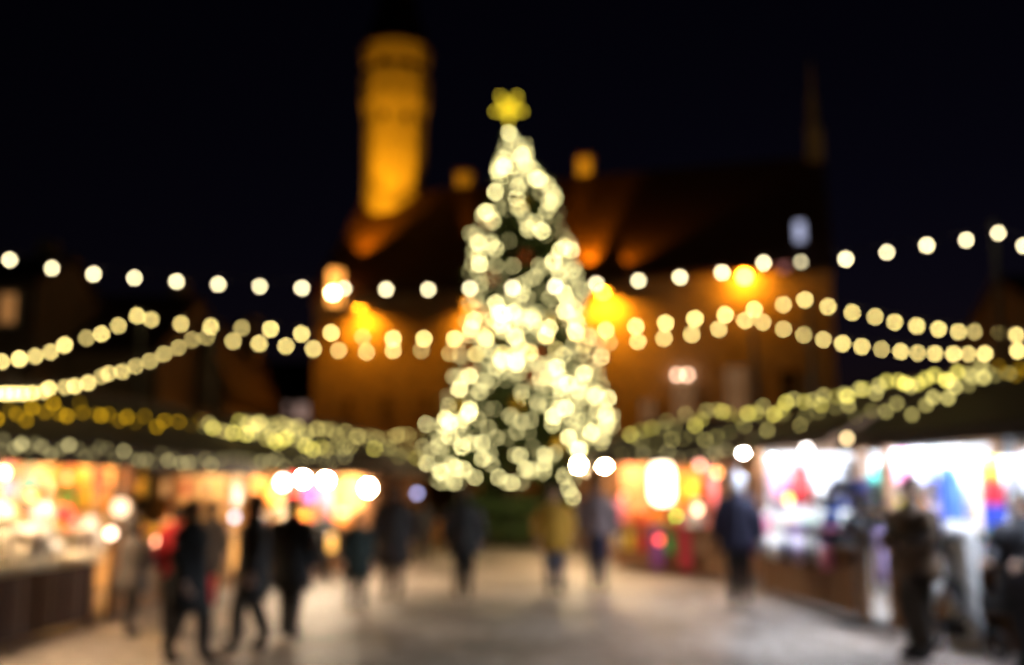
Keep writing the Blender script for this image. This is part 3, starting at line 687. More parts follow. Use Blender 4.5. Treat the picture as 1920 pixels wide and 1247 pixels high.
strand('pale yellow lower fairy light strand from the orange-lit stall to the tree above the eaves', [(375, 795, 17.3), (480, 815, 18.1), (600, 838, 19.6), (690, 848, 21.4), (790, 850, 25.6)], 36, OLIVD[1:] + OLIVE[1:] + PALE[:2], .030, 6, 9)
strand('thick knot of pale fairy lights on the roof above the two round white bulbs', [(445, 800, 18.0), (520, 818, 18.8), (580, 815, 19.4)], 15, OLIVE[:2] + OLIVD, .030, 7, 16)
strand('golden fairy lights along the roofs of the pale-goods stall and the orange-lit stall', [(-10, 775, 10.3), (60, 780, 11.0), (130, 765, 12.2), (200, 785, 13.3), (300, 800, 15.1), (380, 790, 17.4)], 24, GOLD, .025, 1, 16)
strand('faint whitish fairy lights under the eaves of the left stalls', [(-10, 832, 9.0), (130, 845, 10.7), (330, 860, 14.0), (520, 866, 17.5), (650, 862, 19.2)], 48, DIMW, .025, 2, 11)
strand('bright yellow-green fairy light garland along the ridges from the tree to the light pole', [(1175, 815, 22.0), (1260, 792, 20.4), (1370, 776, 18.3), (1500, 758, 15.8), (1600, 738, 13.9), (1720, 716, 11.9), (1850, 690, 10.2)], 46, OLIVD[1:] + OLIVE + OLIVE[1:2], .029, 11, 13)
strand('dimmer fairy light garland below the bright one on the roofs of the white-lit stalls', [(1150, 838, 22.0), (1400, 800, 17.0), (1560, 775, 13.9), (1680, 772, 11.7), (1780, 740, 10.5), (1850, 705, 9.8)], 30, OLIVD, .027, 12, 16)
strand('faint fairy lights under the eaves between the tree and the white-lit clothes stall', [(1110, 862, 22.4), (1300, 850, 18.6), (1440, 825, 16.0), (1560, 812, 13.4)], 26, DIMW, .028, 13, 10)
strand('few dim fairy lights at the frame edge beside the light pole', [(1850, 690, 9.8), (1930, 700, 9.0)], 8, GOLD[:1] + OLIVD[:1], .022, 14, 14)

# ------------------------------------------------------------------ lamps of the stalls
def pendant(pos, r, col, L, label, cord=.25, group='bulbs hanging in the stalls', mname=None):
    t = thing('pendant_lamp', label, 'lamp', pos, 0, group)
    MB().ball((0, 0, 0), r, 12, 8, (1, 1, 1.1)).build('bulb', glow(mname or 'bulb_%d_%d_%d' % (L, int(col[1] * 99), int(col[2] * 99)), col, L), t, True)
    MB().lathe([(r * .55, r * .98), (r * .5, r * 1.5), (r * .2, r * 1.9)], n=10).build('socket', METAL, t)
    MB().tube([(0, 0, r * 1.8), (0, 0, r * 1.8 + cord)], .006, 5).build('cord', CABLE, t)
def tube_lamp(key, x0, x1, y, z, col, L, label):
    S = STALLS[key]; t = thing('strip_lamp', label, 'strip lamp', S['M'] @ Vector(((x0 + x1) / 2, y, z)), S['rz'], 'strip lamps under the stall roofs')
    h = (x1 - x0) / 2
    MB().box(-h, h, -.04, .04, .025, .06).build('housing', WHITEP, t)
    MB().tube([(-h + .02, 0, 0), (h - .02, 0, 0)], .02, 8).build('tube', glow('tube_%d_%d' % (L, int(col[2] * 99)), col, L), t)
WARM = (1, .52, .16); NEUT = (1, .74, .45); COOL = (.78, .88, 1.0); SOFT = (1, .66, .34)
pendant(LW('L2', .9, .9, 2.14), .05, WARM, 2000, 'hidden warm bulb over the counter end of the orange-lit stall nearer the pale-goods stall')
pendant(LW('L2', 2.9, .9, 2.14), .05, WARM, 2000, 'hidden warm bulb over the counter end of the orange-lit stall nearer the two-bulb stall')
pendant(LW('L1', 3.6, -.18, 2.09), .05, (1, .70, .42), 2300, 'warm bulb over the pale goods near the grey-caped walker')
pendant(LW('L1', 2.0, -.18, 2.09), .05, (1, .70, .42), 2300, 'warm bulb over the pale goods at the frame edge')
pendant(P(20, 855, 10.6), .035, (1, .8, .55), 60, 'small white bulb under the eave of the pale-goods stall')
pendant(P(75, 860, 11.2), .035, (1, .5, .25), 22, 'small peach bulb under the eave of the pale-goods stall')
pendant(P(8, 886, 10.4), .04, (1, .6, .3), 22, 'peach bulb low at the frame edge in the pale-goods stall')
pendant(P(568, 898, 19.0), .065, (1, .80, .55), 1900, 'round white bulb under the eave of the two-bulb stall, nearer the orange-lit stall')
pendant(P(611, 901, 19.5), .065, (1, .80, .55), 1900, 'round white bulb under the eave of the two-bulb stall, nearer the tree')
pendant(P(690, 915, 20.9), .09, (1, .7, .42), 500, 'large warm white bulb at the tree end of the two-bulb stall')
pendant(P(530, 905, 19.0), .09, (1, .75, .65), 26, 'soft white bulb deeper in the two-bulb stall')
pendant(P(782, 925, 25.0), .06, (.55, .55, 1), 6, 'dim bluish bulb on the unlit stall by the tree')
pendant(P(1133, 871, 22.3), .07, (1, .70, .38), 2000, 'white bulb at the tree-side corner of the red and orange stall')
pendant(P(1085, 872, 24.5), .06, (1, .74, .40), 2200, 'white bulb hanging below the Christmas tree lights')
pendant(P(1393, 844, 16.9), .06, (1, .97, .92), 600, 'white bulb at the far eave corner of the white-lit clothes stall')
pendant(P(1588, 822, 12.1), .03, (1, .72, .35), 11, 'small warm bulb under the eave of the white-lit clothes stall')
pendant(LW('R2', 2.1, .55, 2.30), .05, (1, .56, .28), 2200, 'orange bulb deep inside the red and orange stall')
pendant(LW('R2', .7, .45, 2.33), .05, (1, .56, .28), 2000, 'orange bulb above the red goods nearer the tree')
tube_lamp('R1', .65, 1.7, 1.5, 2.5, COOL, 850, 'cold white strip lamp in the white-lit clothes stall, nearer the tree')
tube_lamp('R1', 1.85, 2.7, .95, 2.40, COOL, 780, 'cold white strip lamp in the white-lit clothes stall, nearer the hat stand')
tube_lamp('R1', .3, 2.8, -.32, 2.305, (.76, .84, 1.0), 280, 'cold white strip lamp added unseen under the eave of the white-lit clothes stall')  # extra lamp out of sight behind the fascia, brightens the ground in front
tube_lamp('R0', .5, 3.6, -.32, 2.22, (.76, .84, 1.0), 330, 'cold white strip lamp added unseen under the eave of the rainbow scarf stall')  # added behind the fascia to light the hanging cloth, the man and the ground
tube_lamp('R0', .3, 1.9, .6, 2.34, COOL, 680, 'cold white strip lamp in the rainbow scarf stall behind the man')
tube_lamp('R0', 2.2, 3.9, .6, 2.34, COOL, 600, 'cold white strip lamp in the rainbow scarf stall by the frame edge')
for px, py, Y, r_, col_, L_, lb in (  # added glowing balls, standing in for bright spots and reflections on the goods
        (226, 952, 13.0, .10, (1, .70, .42), 3.2, 'large peach glow spot added behind the pointed hood of the grey cape'),
        (296, 1016, 12.9, .05, (1, .42, .22), 13, 'small peach glow spot added between the grey cape and the red jacket'),
        (440, 970, 16.4, .05, (.9, .85, 1), 5, 'small whitish glow spot added between the grey coat and the bulkier walker in black'),
        (414, 1002, 16.2, .055, (1, .34, .08), 9, 'small orange glow spot added beside the grey coat at the orange-lit stall'),
        (575, 1035, 18.0, .05, (1, .5, .28), 3, 'dim peach glow spot added low beside the two-bulb stall counter'),
        (126, 896, 11.3, .045, (1, .11, .06), 8, 'red glow spot added under the eave of the pale-goods stall'),
        (58, 930, 10.6, .05, (1, .38, .08), 7, 'orange glow spot added low in the pale-goods stall'),
        (208, 1000, 12.4, .05, (1, .72, .5), 9, 'peach white glow spot added above the pale goods nearest the grey cape'),
        (1312, 872, 19.0, .06, (1, .36, .26), 9, 'pink orange glow spot added under the eave of the red and orange stall'),
        (1345, 886, 18.6, .06, (1, .38, .10), 9, 'orange glow spot added at the clothes-stall end of the red and orange stall'),
        (1308, 955, 18.8, .06, (1, .60, .36), 10, 'peach glow spot added low in the red and orange stall'),
        (1236, 1012, 19.9, .06, (1, .10, .07), 7, 'red glow spot added at the counter of the red and orange stall'),
        (1268, 968, 19.5, .035, (.35, 1, .10), 9, 'green glow spot added beside the tall white paper lantern'),
        (1182, 868, 21.0, .05, (1, .14, .34), 8, 'magenta glow spot added under the eave of the red and orange stall'),
        (1170, 930, 21.0, .06, (1, .25, .12), 6, 'coral glow spot added at the tree end of the red and orange stall'),
        (1450, 862, 15.9, .05, (.75, .93, 1), 14, 'pale blue glow spot added under the eave of the white-lit clothes stall'),
        (1512, 843, 14.6, .05, (1, .9, .85), 16, 'white glow spot added under the eave of the white-lit clothes stall'),
        (1478, 935, 15.2, .05, (1, .75, .06), 6, 'yellow glow spot added among the clothes of the white-lit stall')):
    pendant(P(px, py, Y), r_, col_, L_, lb, .12, 'coloured glow spots added in the stalls', 'added_glow_%d_%d' % (px, py))
# tall paper lantern in the red and orange stall
c = P(1241, 905, 20.2)
t = thing('paper_lantern', 'tall white glowing paper lantern in the red and orange stall', 'lantern', c)
MB().lathe([(.08, -.42), (.20, -.36), (.235, -.2), (.22, -.05), (.235, .1), (.22, .22), (.19, .34), (.08, .40)], n=16).build('paper_shade', glow('paper_lantern_light', (1, .78, .52), 9), t, True)
MB().tube([(0, 0, .4), (0, 0, .75)], .006, 5).build('cord', CABLE, t)
MB().lathe([(.085, .402), (.085, .44), (.02, .46)], n=12).build('cap', METAL, t)
# candle lantern at the counter of the two-bulb stall
c = P(621, 1018, 18.6)
t = thing('candle_lantern', 'small orange candle lantern hanging on the counter front of the two-bulb stall', 'lantern', c, .3)
MB().box(-.07, .07, -.07, .07, -.14, .14).build('glass', glow('candle_glass', (1, .48, .10), 2.6), t)
f = MB()
for sx in (-1, 1):
    for sy in (-1, 1): f.box(sx * .08 - .01, sx * .08 + .01, sy * .08 - .01, sy * .08 + .01, -.15, .15)
f.box(-.1, .1, -.1, .1, -.18, -.152); f.build('frame', METAL, t)
MB().lathe([(.13, .152), (.05, .22), (.015, .26)], n=4).build('cap', METAL, t)
MB().torus((0, 0, .29), .035, .006, 12, 6).build('ring', METAL, t)

# ------------------------------------------------------------------ goods
CN = dict(red=(.6, .03, .03), crimson=(.42, .015, .04), pink=(.75, .22, .38), white=(.8, .8, .78), cream=(.75, .66, .48), yellow=(.75, .52, .04), orange=(.75, .25, .03), green=(.06, .36, .09), teal=(.03, .26, .22),
          blue=(.05, .12, .55), purple=(.25, .06, .35), brown=(.2, .1, .045), grey=(.3, .3, .31), black=(.02, .02, .022), lilac=(.55, .42, .72), beige=(.6, .48, .34), magenta=(.6, .05, .35), navy=(.02, .03, .12), rainbow=(.7, .3, .1))
def cm(c): return cloth(CN[c], 'cloth_' + c)
def rainbow():
    if 'rainbow' in MC: return MC['rainbow']
    m = bpy.data.materials.new('rainbow_cloth'); m.use_nodes = True; nt = m.node_tree; b = nt.nodes['Principled BSDF']; b.inputs['Roughness'].default_value = .9
    tc = nt.nodes.new('ShaderNodeTexCoord'); sx = nt.nodes.new('ShaderNodeSeparateXYZ'); nt.links.new(tc.outputs['Generated'], sx.inputs[0])
    r = nt.nodes.new('ShaderNodeValToRGB'); cr_ = r.color_ramp
    cr_.elements[0].position = 0; cr_.elements[0].color = (.05, .4, .1, 1); cr_.elements[1].position = .98; cr_.elements[1].color = (.8, .6, .03, 1)
    for p, c_ in ((.18, (.03, .08, .6, 1)), (.38, (.03, .08, .6, 1)), (.45, (.55, .02, .05, 1)), (.68, (.6, .03, .03, 1)), (.82, (.75, .3, .02, 1))):
        e_ = cr_.elements.new(p); e_.color = c_
    nt.links.new(sx.outputs[2], r.inputs[0]); nt.links.new(r.outputs[0], b.inputs['Base Color']); MC['rainbow'] = m; return m
def good(key, kind, colour, x, y, z, label=None, s=1.0, rz=0):
    S = STALLS[key]; M = S['M']; lab = label or None
    words = dict(scarf='%s scarf hanging', sweater='%s knitted jumper hanging', hat='%s bobble hat lying', mug='%s mug standing', jar='%s jar standing', gift='%s gift box tied with ribbon', basket='%s wicker basket standing',
                 wreath='%s wreath hanging', bear='%s stuffed bear sitting', candle='%s candle standing', bag='%s cloth bag hanging', cloth_pile='%s folded cloths lying')
    if not lab: lab = (words[kind] % colour) + ' ' + SN[key]
    m = rainbow() if colour == 'rainbow' else cm(colour)
    loc = M @ Vector((x, y, z)); rz = S['rz'] + rz
    nm = dict(gift='gift_box', bear='stuffed_bear', cloth_pile='folded_cloth', hat='bobble_hat', bag='cloth_bag').get(kind, kind)
    cat = dict(gift='gift box', bear='soft toy', cloth_pile='folded cloth', sweater='jumper', bag='bag').get(kind, kind)
    t = thing(nm, lab, cat, loc, rz)
    t.scale = (s, s, s)
    if kind == 'scarf':           # hangs down from z
        nx, nz = 9, 10; vs = []; fs = []
        for sd in (0, 1):
            for j in range(nz):
                for i in range(nx):
                    u = i / (nx - 1) - .5; v = j / (nz - 1)
                    vs.append((u * .34 * (1 + .15 * v), .03 * math.sin(u * 14 + v) + (.012 if sd else -.012), -v * .95))
        n = nx * nz
        for j in range(nz - 1):
            for i in range(nx - 1):
                a = j * nx + i; fs.append((a, a + 1, a + nx + 1, a + nx)); fs.append((n + a, n + a + nx, n + a + nx + 1, n + a + 1))
        rim = [i for i in range(nx)] + [j * nx + nx - 1 for j in range(1, nz)] + [(nz - 1) * nx + i for i in range(nx - 2, -1, -1)] + [j * nx for j in range(nz - 2, 0, -1)]
        for a, b in zip(rim, rim[1:] + rim[:1]): fs.append((a, a + n, b + n, b))
        MB().add(vs, fs).build('cloth', m, t, True)
        fr_ = MB()
        for i in range(9): fr_.box(-.19 + i * .045, -.175 + i * .045, -.01, .01, -1.05, -.952)
        fr_.build('fringe', m, t); MB().tube([(-.2, 0, .012), (.2, 0, .012)], .01, 6).build('rail', METAL, t)
    elif kind == 'sweater':
        b = MB(); secs = [(-.62, .22, .07), (-.4, .23, .08), (-.15, .24, .08), (-.03, .2, .06), (.0, .09, .05)]
        b.loft([[(rx * math.cos(2 * math.pi * j / 16), ry * math.sin(2 * math.pi * j / 16), z_) for j in range(16)] for z_, rx, ry in secs])
        b.build('torso', m, t, True)
        for sg in (-1, 1): MB().tube([(sg * .19, 0, -.06), (sg * .30, 0, -.28), (sg * .34, 0, -.55)], [.075, .06, .05], 10).build('sleeve', m, t, True)
        MB().tube([(-.2, 0, -.02), (0, 0, .06), (.2, 0, -.02)], .008, 5).tube([(0, 0, .06), (0, 0, .12), (.03, 0, .15)], .005, 5).build('hanger', METAL, t)
    elif kind == 'hat':
        MB().lathe([(.115, .0), (.125, .03), (.12, .09), (.095, .15), (.05, .19), (.01, .2)], n=16).build('crown', m, t, True)
        MB().torus((0, 0, .03), .12, .028, 18, 8, 'z').build('cuff', m, t, True); MB().ball((0, 0, .22), .045, 10, 7).build('bobble', cm('white'), t, True)
    elif kind == 'mug':
        MB().lathe([(.04, 0), (.045, .01), (.045, .1), (.039, .1), (.037, .015), (.01, .012)], n=16).build('cup', m, t, True); MB().torus((.055, 0, .055), .027, .007, 12, 6).build('handle', m, t, True)
    elif kind == 'jar':
        MB().lathe([(.05, 0), (.058, .02), (.058, .12), (.045, .145), (.045, .15)], n=16).build('body', m, t, True); MB().lathe([(.05, .152), (.05, .18), (.01, .184)], n=16).build('lid', METAL, t)
    elif kind == 'gift':
        MB().box(-.11, .11, -.09, .09, 0, .13).build('box', m, t); MB().box(-.115, .115, -.095, .095, .132, .165).build('lid', m, t)
        MB().box(-.016, .016, -.1, .1, .0, .17).box(-.12, -.016, -.014, .014, .166, .171).box(.016, .12, -.014, .014, .166, .171).torus((.045, 0, .195), .03, .01, 10, 6).torus((-.045, 0, .195), .03, .01, 10, 6).build('ribbon', cm('yellow' if colour != 'yellow' else 'red'), t)
    elif kind == 'basket':
        b = MB()
        for k in range(6): b.torus((0, 0, .02 + k * .03), .13 + k * .008, .017, 18, 6, 'z')
        b.lathe([(.12, .0), (.13, .02)], n=18); b.build('bowl', m, t, True); MB().tube([(.16 * math.cos(math.pi * k / 10), 0, .17 + .18 * math.sin(math.pi * k / 10)) for k in range(11)], .012, 6).build('handle', m, t)
        MB().ball((-.05, .03, .17), .06).ball((.06, .02, .17), .06).ball((0, -.06, .17), .06).build('filling', cm('white'), t, True)
    elif kind == 'wreath':
        MB().torus((0, 0, -.2), .15, .045, 24, 8).build('ring', m, t, True); MB().box(-.06, .06, -.06, -.04, -.07, .0).build('bow', cm('red'), t); MB().tube([(0, 0, -.05), (0, 0, .05)], .005, 5).build('loop', CABLE, t)
    elif kind == 'bear':
        MB().ball((0, 0, .12), .11, 12, 8, (1, .85, 1.1)).ball((0, -.01, .29), .085, 12, 8).ball((-.065, 0, .36), .03).ball((.065, 0, .36), .03).ball((0, -.085, .275), .03).tube([(-.08, -.02, .2), (-.14, -.06, .13)], .035).tube([(.08, -.02, .2), (.14, -.06, .13)], .035).tube([(-.06, -.05, .05), (-.08, -.17, .04)], .04).tube([(.06, -.05, .05), (.08, -.17, .04)], .04).build('body', m, t, True)
    elif kind == 'candle':
        MB().lathe([(.04, 0), (.04, .16), (.034, .17), (.005, .165)], n=14).build('wax', m, t, True); MB().tube([(0, 0, .164), (.003, 0, .19)], .004, 5).build('wick', CABLE, t)
    elif kind == 'bag':
        MB().loft([[(rx * math.cos(2 * math.pi * j / 14), ry * math.sin(2 * math.pi * j / 14), z_) for j in range(14)] for z_, rx, ry in ((-.62, .14, .05), (-.55, .17, .07), (-.35, .17, .07), (-.24, .15, .03))]).build('pouch', m, t, True)
        MB().tube([(.12 * math.cos(math.pi * k / 10), 0, -.25 + .25 * math.sin(math.pi * k / 10)) for k in range(11)], .012, 6).build('strap', m, t)
    elif kind == 'cloth_pile':
        b = MB()
        for k in range(5): b.box(-.16 + k % 2 * .008, .16 - k % 3 * .006, -.12 + k % 3 * .007, .12, k * .034, k * .034 + .031)
        b.build('stack', m, t)
    return t
CT = .957; SH1 = 1.332; SH2 = 1.752
# pale goods stall: heaps of candles, cloths and baskets in cream and white
for i, (k, c_) in enumerate((('basket', 'cream'), ('cloth_pile', 'white'), ('candle', 'cream'), ('gift', 'white'), ('bear', 'cream'), ('candle', 'white'), ('basket', 'beige'), ('cloth_pile', 'cream'), ('bear', 'white'), ('gift', 'red'), ('gift', 'cream'), ('jar', 'white'), ('cloth_pile', 'beige'), ('jar', 'cream'), ('hat', 'white'))):
    good('L1', k, c_, 1.5 + i * .205, (-.02, .46)[i % 2], (CT, 1.202)[i % 2], s=1.75 if k in ('candle', 'jar') else 1.5)
for i, (k, c_) in enumerate((('hat', 'red'), ('bear', 'pink'), ('hat', 'purple'), ('bear', 'beige'), ('hat', 'teal'), ('jar', 'orange'), ('gift', 'pink'), ('jar', 'red'))):
    good('L1', k, c_, 1.3 + i * .42, 1.82, (SH1, SH2)[i % 2], s=1.3)
for i, (k, c_) in enumerate((('scarf', 'brown'), ('bag', 'red'), ('scarf', 'orange'), ('bag', 'green'), ('bag', 'beige'))):
    good('L1', k, c_, 1.0 + i * .8, .75, 1.98)
for i, (k, c_) in enumerate((('hat', 'crimson'), ('bear', 'orange'), ('gift', 'green'), ('bear', 'red'), ('hat', 'orange'), ('gift', 'yellow'))):
    good('L1', k, c_, .5 + i * .2 if i < 3 else 4.0 + (i - 3) * .25, .15, CT, s=1.4)
for i, (k, c_) in enumerate((('bag', 'crimson'), ('bag', 'orange'), ('bag', 'pink'), ('bag', 'teal'), ('bag', 'brown'))):
    good('L1', k, c_, 2.0 + i * .42, .2, 1.98, s=.7)
# orange lit stall
for i, (k, c_) in enumerate((('basket', 'brown'), ('gift', 'orange'), ('jar', 'yellow'), ('basket', 'orange'), ('bear', 'brown'), ('gift', 'brown'), ('jar', 'brown'))):
    good('L2', k, c_, .4 + i * .5, .12, CT, s=1.2)
for i, (k, c_) in enumerate((('jar', 'orange'), ('bear', 'beige'), ('jar', 'cream'), ('gift', 'yellow'), ('bear', 'yellow'), ('jar', 'red'), ('hat', 'orange'))):
    good('L2', k, c_, .4 + i * .5, 1.82, (SH1, SH2)[i % 2], s=1.3)
good('L2', 'wreath', 'green', 2.0, 1.9, 1.28 + .42)
for i, (k, c_) in enumerate((('bag', 'crimson'), ('bag', 'yellow'), ('bag', 'beige'), ('bag', 'red'), ('bag', 'cream'))):
    good('L2', k, c_, .5 + i * .75, .3, 1.95, s=.6)
# two bulb stall
for i, (k, c_) in enumerate((('bag', 'white'), ('scarf', 'orange'), ('bag', 'orange'), ('scarf', 'red'), ('bag', 'purple'), ('scarf', 'pink'))):
    good('L3', k, c_, .35 + i * .55, .7, 2.0)
for i, (k, c_) in enumerate((('basket', 'brown'), ('bear', 'beige'), ('gift', 'red'), ('jar', 'white'), ('basket', 'orange'))):
    good('L3', k, c_, .5 + i * .6, .15, CT, s=1.2)
# red and orange stall: hanging goods and goods on the counter front
for i, (k, c_) in enumerate((('scarf', 'red'), ('bag', 'pink'), ('scarf', 'orange'), ('bag', 'yellow'), ('sweater', 'red'), ('scarf', 'pink'), ('bag', 'orange'), ('sweater', 'crimson'))):
    good('R2', k, c_, .2 + i * .4, .95 if k != 'sweater' else 1.15, 2.06)
for i, (k, c_) in enumerate((('bear', 'pink'), ('hat', 'yellow'), ('gift', 'red'), ('hat', 'green'), ('bear', 'orange'), ('hat', 'red'), ('gift', 'crimson'), ('hat', 'pink'), ('bear', 'white'), ('hat', 'purple'))):
    good('R2', k, c_, .2 + i * .3, .0 + .25 * (i % 2), CT, s=1.35)
for i, c_ in enumerate(('beige', 'yellow', 'red', 'purple', 'green', 'crimson', 'brown')):
    good('R2', 'bag' if i % 2 == 0 or c_ == 'yellow' else 'scarf', c_, .35 + i * .42, -.24, .93, (('%s cloth bag' if i % 2 == 0 or c_ == 'yellow' else '%s scarf') % c_) + ' hung low on the counter front of the red and orange stall', s=.8)
# white lit clothes stall
for i, (k, c_) in enumerate((('sweater', 'pink'), ('scarf', 'white'), ('sweater', 'red'), ('scarf', 'blue'), ('sweater', 'white'), ('scarf', 'lilac'), ('sweater', 'grey'), ('scarf', 'beige'))):
    good('R1', k, c_, .3 + i * .47, .25 + .3 * (i % 2), 2.05)
for i, (k, c_) in enumerate((('hat', 'pink'), ('hat', 'yellow'), ('cloth_pile', 'white'), ('hat', 'green'), ('cloth_pile', 'lilac'), ('hat', 'white'), ('cloth_pile', 'grey'), ('hat', 'lilac'), ('cloth_pile', 'pink'), ('hat', 'black'))):
    good('R1', k, c_, .25 + i * .38, .05 + .25 * (i % 2), CT, s=1.4)
for i, c_ in enumerate(('magenta', 'grey', 'white', 'navy', 'lilac', 'black', 'pink')):
    good('R1', 'bag', c_, .4 + i * .5, -.25, .93 + .2, c_ + ' cloth bag hung on the counter edge of the white-lit clothes stall', s=.8)
for i, (k, c_) in enumerate((('bear', 'brown'), ('hat', 'teal'), ('gift', 'yellow'), ('bear', 'pink'), ('hat', 'orange'), ('jar', 'blue'), ('bear', 'lilac'), ('hat', 'crimson'), ('gift', 'green'))):
    good('R1', k, c_, .3 + i * .41, 1.8, (SH1, SH2)[i % 2], s=1.35)
for i, (k, c_) in enumerate((('bag', 'yellow'), ('bag', 'crimson'), ('bag', 'teal'), ('bag', 'orange'), ('bag', 'purple'), ('bag', 'green'))):
    good('R1', k, c_, .5 + i * .55, .62, 1.95, s=.9)
# rainbow scarf stall
for i, (k, c_) in enumerate((('sweater', 'white'), ('scarf', 'beige'), ('scarf', 'white'), ('scarf', 'cream'), ('sweater', 'grey'), ('sweater', 'lilac'))):
    good('R0', k, c_, .35 + i * .42, .75, 2.03)
def atR0(px, Ystep=0):   # local x on the front plane of that stall seen at px
    S = STALLS['R0']; a = S['M'].inverted() @ Vector((0, 0, 0)); b = S['M'].inverted() @ Vector(((px - 960) / FPX * 10, 10, 0)); d = b - a; k = (0 - a.y) / d.y; return (a + d * k).x
good('R0', 'scarf', 'rainbow', atR0(1868), -.12, 2.0, 'rainbow striped scarf hanging at the front of the brightest stall', s=.85)
good('R0', 'sweater', 'black', atR0(1900), .1, 1.98)
good('R0', 'scarf', 'red', atR0(1897), .02, 2.0, s=.95)
good('R0', 'scarf', 'grey', atR0(1918), -.1, 2.0)
good('R0', 'scarf', 'blue', atR0(1700), .5, 1.95)
good('R0', 'scarf', 'lilac', .25, -.22, 1.2, 'lilac scarf hung low at the stall corner beside the man in the patterned jumper', .6)
good('R0', 'scarf', 'white', atR0(1822), -.25, 1.35, 'long white cloth hanging over the counter beside the pushchair', 1.25)
for i, (k, c_) in enumerate((('cloth_pile', 'white'), ('hat', 'lilac'), ('cloth_pile', 'lilac'), ('hat', 'white'), ('cloth_pile', 'grey'), ('cloth_pile', 'cream'), ('hat', 'blue'), ('cloth_pile', 'blue'))):
    good('R0', k, c_, .3 + i * .36, .05 + .2 * (i % 2), CT, s=1.3)
for i, (k, c_) in enumerate((('bear', 'white'), ('hat', 'cream'), ('bear', 'cream'), ('jar', 'white'), ('hat', 'pink'), ('gift', 'white'))):
    good('R0', k, c_, .4 + i * .5, 1.82, (SH1, SH2)[i % 2], s=1.3)

def drape(key, x0, x1, colour, drop, label, flare=.025):
    S = STALLS[key]; n = 40; vs = []; fs = []
    prof = [(.28, CT + .002), (-.182, CT + .002), (-.20, CT - .012), (-.205, CT - drop * .5), (-.21, CT - drop)]
    for t_ in (0, .006):
        for i in range(n + 1):
            x = x0 + (x1 - x0) * i / n
            for k, (y, z) in enumerate(prof):
                f = max(0, k - 1) / 3
                vs.append((x, y - t_ * (k > 0) - f * (flare + .025 * math.sin(i * 1.3)), z + (t_ if k < 2 else 0)))
    m = len(prof); N_ = (n + 1) * m
    for i in range(n):
        for k in range(m - 1):
            a = i * m + k; fs.append((a, a + 1, a + m + 1, a + m)); fs.append((N_ + a, N_ + a + m, N_ + a + m + 1, N_ + a + 1))
    rim = [i * m for i in range(n + 1)] + [n * m + k for k in range(1, m)] + [i * m + m - 1 for i in range(n - 1, -1, -1)] + [k for k in range(m - 2, 0, -1)]
    for a, b in zip(rim, rim[1:] + rim[:1]): fs.append((a, a + N_, b + N_, b))
    o = MB().add(vs, fs).build('counter_cloth', cm(colour), None, True); o.matrix_world = S['M']; tag(o, label, 'cloth')
drape('L1', 1.2, 4.3, 'cream', .15, 'cream cloth draped over the counter of the pale-goods stall under the heaped goods')
drape('R1', .9, 3.3, 'white', .26, 'white cloth draped over the counter edge of the white-lit clothes stall')
drape('R0', atR0(1772), atR0(1812), 'white', .52, 'long white cloth draped over the counter of the rainbow scarf stall behind the man', .30)
# stand with dark hats in front of the white-lit stall
hp = G(1612, 1168); hp = Vector((hp.x, hp.y, 0))
t = thing('hat_stand', 'tall metal stand covered in dark hats in front of the white-lit stall', 'hat stand', hp)
MB().tube([(0, 0, .03), (0, 0, 1.72)], .025, 8).build('pole', METAL, t)
MB().lathe([(.3, 0), (.3, .02), (.05, .05)], n=16).build('base', METAL, t)
tiers = []
for z in (.95, 1.18, 1.41, 1.62):
    arms = MB(); k = 6 if z < 1.6 else 4
    for j in range(k):
        a = 2 * math.pi * j / k + z * 2; rr = .34 if z < 1.6 else .2
        arms.tube([(0, 0, z), (rr * math.cos(a), rr * math.sin(a), z + .04)], .01, 5); tiers.append((rr * math.cos(a), rr * math.sin(a), z + .045))
    arms.build('arm', METAL, t)
for j, p in enumerate(tiers):
    c_ = ('black', 'navy', 'black', 'black', 'grey', 'black')[j % 6]
    h_ = thing('brimmed_hat', c_ + ' brimmed hat on the tall hat stand', 'hat', hp + Vector(p), j * .7, 'dark hats on the hat stand')
    MB().lathe([(.115, .0), (.118, .05), (.105, .11), (.07, .135), (.01, .14)], n=14).build('crown', cm(c_), h_, True)
    MB().lathe([(.19, -.012), (.195, -.004), (.118, .006), (.05, .0)], n=16, sx=1.05).build('brim', cm(c_), h_, True)

# postcard rack at the corner of the pale goods stall
rp = G(20, 1190)
t = thing('display_rack', 'grey wire display rack with rows of cards at the frame edge', 'display rack', rp, .35)
MB().tube([(0, 0, .0), (0, 0, 1.5)], .02, 8).build('pole', METAL, t)
MB().box(-.24, .24, -.02, .02, .0, .03).box(-.02, .02, -.24, -.021, .0, .03).box(-.02, .02, .021, .24, .0, .03).build('foot', METAL, t)
fr = MB()
for z in (.3, .52, .74, .96, 1.18, 1.38):
    for y in (-.12, .12): fr.box(-.16, .16, y - .008, y + .008, z, z + .015); fr.box(-.16, .16, y - .008, y + .008, z + .1, z + .112)
for x in (-.16, .16): fr.box(x - .008, x + .008, -.13, .13, .28, 1.5)
fr.build('wire_frame', METAL, t)
cards = MB()
for z in (.3, .52, .74, .96, 1.18, 1.38):
    for x in (-.1, .0, .1):
        for y in (-.1, .1): cards.box(x - .042, x + .042, y - .004, y + .004, z + .02, z + .16)
cards.build('cards', cm('grey'), t)['kind'] = 'stuff'

